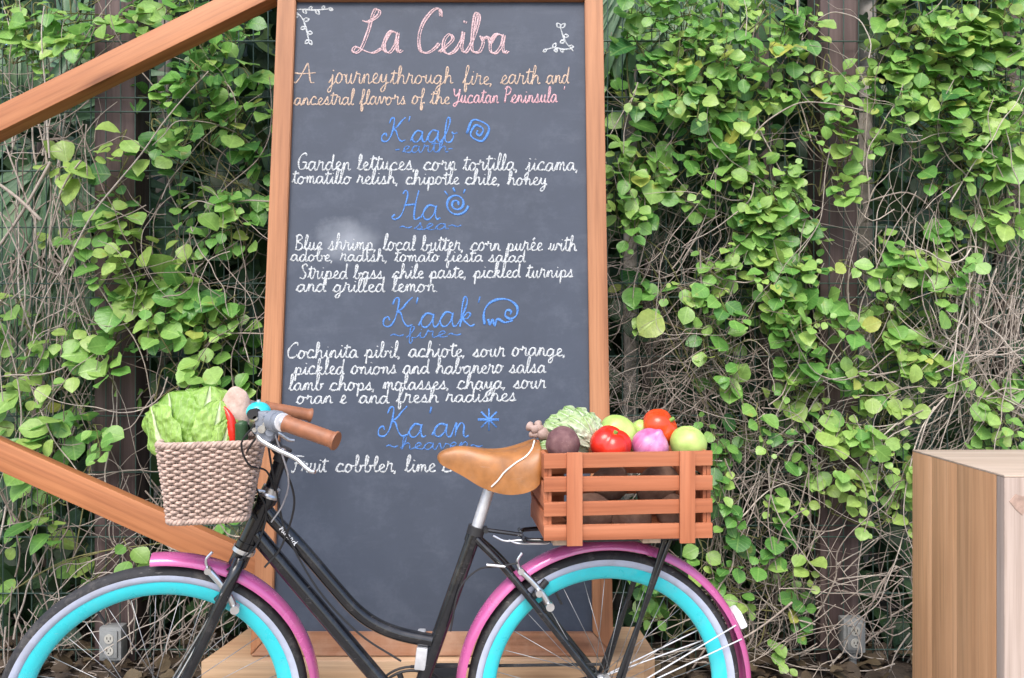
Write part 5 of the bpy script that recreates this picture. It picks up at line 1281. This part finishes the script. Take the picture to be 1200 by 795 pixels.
tangle('hanging bundle of bare grey vine stems under the upper beam', [
    (10, 130, 105, 500, 50, .55, .0026, .22, (.05, 1), .55), (0, 60, 110, 200, 26, .3, .0018, .5, (.5, .5), .4), (0, 250, 180, 520, 40, .5, .0022, .45, (.5, .8), .5),
    (40, 180, 75, 330, 14, .7, .0042, .12, (.03, 1), .7)])
tangle('bare twigs between the brown post and the chalkboard frame', [
    (165, 140, 305, 480, 46, .45, .0020, .4, (.2, 1), .45), (170, 230, 300, 470, 20, .5, .0022, .45, (.8, .5), .5)])
tangle('curling bare stems around and below the lower beam and the front wheel', [
    (0, 540, 330, 790, 90, .5, .0022, .6, (.5, .6), .5), (150, 640, 330, 790, 36, .5, .0030, .25, (.15, 1), .45), (0, 560, 40, 790, 16, .6, .0030, .15, (.05, 1), .5)])
tangle('thick mat of fine dry brown twigs between the chalkboard and the crate', [
    (705, 280, 870, 500, 170, .30, .0013, .65, (.5, .5), .35), (705, 420, 960, 570, 120, .38, .0016, .55, (.8, .3), .48), (790, 260, 870, 480, 12, .6, .0024, .25, (.4, 1), .75), (705, 150, 960, 330, 40, .4, .0018, .4, (.4, .8), .5)])
tangle('big knot of pale bare stems above the pale pedestal', [
    (1125, 280, 1200, 500, 80, .5, .0022, .4, (.15, 1), .6), (1050, 400, 1200, 520, 70, .5, .0020, .45, (.9, .35), .6), (1130, 290, 1160, 440, 10, .6, .0048, .12, (.03, 1), .8), (1000, 230, 1130, 430, 40, .5, .0020, .4, (.4, .8), .5)])
tangle('looping bare stems around the grey socket box beside the pedestal', [
    (830, 560, 1075, 790, 120, .5, .0020, .55, (.5, .7), .45), (835, 520, 960, 680, 50, .55, .0020, .25, (.1, 1), .5), (860, 640, 1075, 790, 22, .7, .0030, .35, (.9, .4), .7)])
tangle('dry stems among the leaves high between the chalkboard and the top of the post', [
    (705, 0, 960, 260, 30, .5, .0024, .3, (.1, 1), .6), (1000, 60, 1200, 280, 40, .45, .0020, .45, (.4, .8), .5), (940, 60, 1020, 560, 40, .5, .0020, .35, (.2, 1), .5)])

# ------------------------------------------------------------------ what stands beyond the fence
BARK = mat_plain('bark', (0.15, 0.12, 0.105), 0.9, 0, 0.45, 18, 0.8, 0.15)
def leaf_mass(mb, n, x, y, z, L, kind='oval', keep=None, tone=.5):
    k = 0
    while k < n:
        p = V((rv.uniform(*x), rv.uniform(*y), rv.uniform(*z)))
        if keep and not keep(p): continue
        tp = V((rv.gauss(0, .7), rv.gauss(0, .5), rv.gauss(-.4, .5))); nm = V((rv.gauss(0, .6), -.8, rv.gauss(.6, .5)))
        leaf(mb, p, tp, nm, L * rv.uniform(.6, 1.3), kind, .08, .15, (max(0, min(.95, tone + rv.gauss(0, .25))), 0, 0, 1)); k += 1
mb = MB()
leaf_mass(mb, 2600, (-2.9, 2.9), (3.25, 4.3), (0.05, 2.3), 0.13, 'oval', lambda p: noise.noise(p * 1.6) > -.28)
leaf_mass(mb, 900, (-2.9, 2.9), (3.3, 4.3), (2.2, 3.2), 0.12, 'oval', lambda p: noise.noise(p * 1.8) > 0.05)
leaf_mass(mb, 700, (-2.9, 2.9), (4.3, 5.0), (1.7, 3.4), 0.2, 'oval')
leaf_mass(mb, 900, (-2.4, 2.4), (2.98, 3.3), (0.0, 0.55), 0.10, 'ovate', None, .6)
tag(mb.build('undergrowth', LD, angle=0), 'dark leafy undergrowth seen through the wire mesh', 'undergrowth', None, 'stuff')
LL = mat_leaf('fallen_leaf', (0.03, 0.02, 0.012), (0.06, 0.04, 0.024), (0.11, 0.08, 0.045), None, 0.1, 0.7, 0.1)
mb = MB()
for i in range(1500):
    leaf(mb, V((rv.uniform(-2.4, 2.4), rv.uniform(2.42, 3.3), rv.uniform(.0, .05))), V((rv.gauss(0, 1), rv.gauss(0, 1), rv.gauss(0, .2))), V((rv.gauss(0, .4), rv.gauss(0, .4), 1)), rv.uniform(.04, .09), 'oval', .1, .3, (rv.random(), 0, 0, 1), .06)
tag(mb.build('leaf_litter', LL, angle=0), 'dry brown fallen leaves on the soil under the fence', 'leaf litter', None, 'stuff')
LF = mat_leaf('far_leaf', (0.02, 0.05, 0.018), (0.045, 0.10, 0.03), (0.09, 0.16, 0.05), None, 0.25, 0.5, 0.0)
mb = MB()
leaf_mass(mb, 5600, (-6.5, 6.5), (5.2, 7.6), (0.0, 4.9), 0.42, 'oval', lambda p: p.z < 3.0 or noise.noise(p * 0.9) > -.22)
tag(mb.build('far_foliage', LF, angle=0), 'far green wood beyond the fence', 'wood', None, 'stuff')
def tree(label, px, Y, r, lean, pale, crown_n, cz=3.5, cr=(1.0, 0.8, 0.7)):
    x = (px - CX) / FPX * Y
    T = thing('tree', (x, Y, 0), label, 'tree', 'trees beyond the fence')
    mb = MB(); P = spline([V((x - lean * 1.1, Y, -0.02)), V((x - lean * .5 + .02, Y, 0.9)), V((x, Y, 1.9)), V((x + lean * .4, Y, 2.8)), V((x + lean, Y, cz + .2))], 8)
    mb.tube(P, lambda u: r * (1.25 - .65 * u) * (1 + .06 * math.sin(u * 40)), 12)
    for k in range(7):
        a = k * 2.4; q = P[-1 - 3 * (k % 4)]
        mb.tube(spline([q, q + V((math.cos(a) * .4, math.sin(a) * .3, .2)), q + V((math.cos(a) * cr[0] * .9, math.sin(a) * cr[1] * .9, .35 + .1 * k))], 5), lambda u: r * .45 * (1 - .75 * u), 8)
    mb.build('trunk', pale, T, angle=0)
    cm = MB(); c = P[-1]
    k = 0
    while k < crown_n:
        a = V((rv.gauss(0, .5), rv.gauss(0, .5), rv.gauss(0, .5)))
        if a.length > 1.1 or noise.noise(a * 2.2 + V((px, 0, 0))) < -.12: continue
        p = c + V((a.x * cr[0] * 1.3, a.y * cr[1] * 1.3, a.z * cr[2] * 1.2 + .25))
        leaf(cm, p, V((rv.gauss(0, .6), rv.gauss(0, .6), -.6)), V((rv.gauss(0, .5), -.4, 1)), .15 * rv.uniform(.7, 1.3), 'oval', .06, .15, (max(0, min(.95, rv.gauss(.5, .25))), 0, 0, 1)); k += 1
    cm.build('crown', LF, T, angle=0)
BARKP = mat_plain('pale_bark', (0.30, 0.27, 0.24), 0.9, 0, 0.35, 16, 0.7, 0.15)
tree('slim pale trunked tree close behind the mesh beside the chalkboard', 738, 3.35, .030, .03, BARKP, 420)
tree('dark trunked tree behind the vine between chalkboard and brown post', 895, 3.7, .055, -.06, BARK, 520)
tree('grey trunked tree behind the brown post near the pedestal', 1012, 3.45, .045, .05, BARKP, 420, 3.7)
tree('slender tree behind the brown post under the upper beam', 192, 3.5, .035, .02, BARKP, 420, 3.6)
tree('tree behind the bundle of hanging bare stems', 55, 3.9, .05, .05, BARK, 500)
tree('tree behind the curtain of bright vine leaves', 1180, 4.0, .06, .04, BARK, 500, 3.8)

# fan palms
LP = mat_leaf('palm_leaf', (0.05, 0.12, 0.065), (0.10, 0.20, 0.10), (0.17, 0.27, 0.14), None, 0.25, 0.4, 0.1)
def palm(label, base, fronds):
    T = thing('palm', base, label, 'palm', None); b0 = V(base)
    mb = MB(); hz = min(f[0].z for f in fronds) * 0.6
    mb.tube([b0, b0 + V((0, 0, hz * .5)), b0 + V((.01, 0, hz))], [.06, .05, .045], 12); mb.build('trunk', BARK, T)
    top = b0 + V((.01, 0, hz))
    for hub, d, R, n in fronds:
        fm = MB()
        fm.tube(spline([top, (top + hub) / 2 + V((0, 0, .12)), hub], 6), .006, 6, cap=False)
        d = d.normalized(); nrm = V((0.1, -1, .5)); nrm = (nrm - d * nrm.dot(d)).normalized(); s_ = d.cross(nrm)
        for k in range(n):
            a = rad(-105 + 210 * k / (n - 1)); v_ = d * math.cos(a) + s_ * math.sin(a)
            leaf(fm, hub, v_ + V((0, -.05, -.12)), nrm, R * rv.uniform(.85, 1.05), 'lance', .25, .22, (max(0, min(.9, rv.gauss(.5, .15))), 0, 0, 1))
        # narrow the fan's segments
        fm.build('frond', LP, T, angle=0)
LW['lance'] = [0.012, 0.028, 0.040, 0.045, 0.036, 0.018, 0.0]
palm('dark fan palm behind the mesh between hanging stems and the brown post', (-1.75, 3.4, 0), [
    (at(60, 190, 3.08), V((.5, -.2, -.6)), .55, 26), (at(20, 150, 3.1), V((-.4, -.2, .5)), .5, 24), (at(110, 290, 3.06), V((.6, -.1, -.7)), .5, 24), (at(30, 330, 3.1), V((-.5, 0, -.7)), .5, 24), (at(90, 80, 3.45), V((.4, -.2, .6)), .45, 22)])
palm('fan palm with hanging pale leaf strips beside the top of the chalkboard', (0.62, 3.55, 0), [
    (at(745, -45, 3.05), V((-.1, -.2, -1)), .55, 30), (at(705, -20, 3.08), V((-.5, -.2, -.9)), .5, 26), (at(815, -40, 3.1), V((.5, -.2, -.8)), .5, 26)])
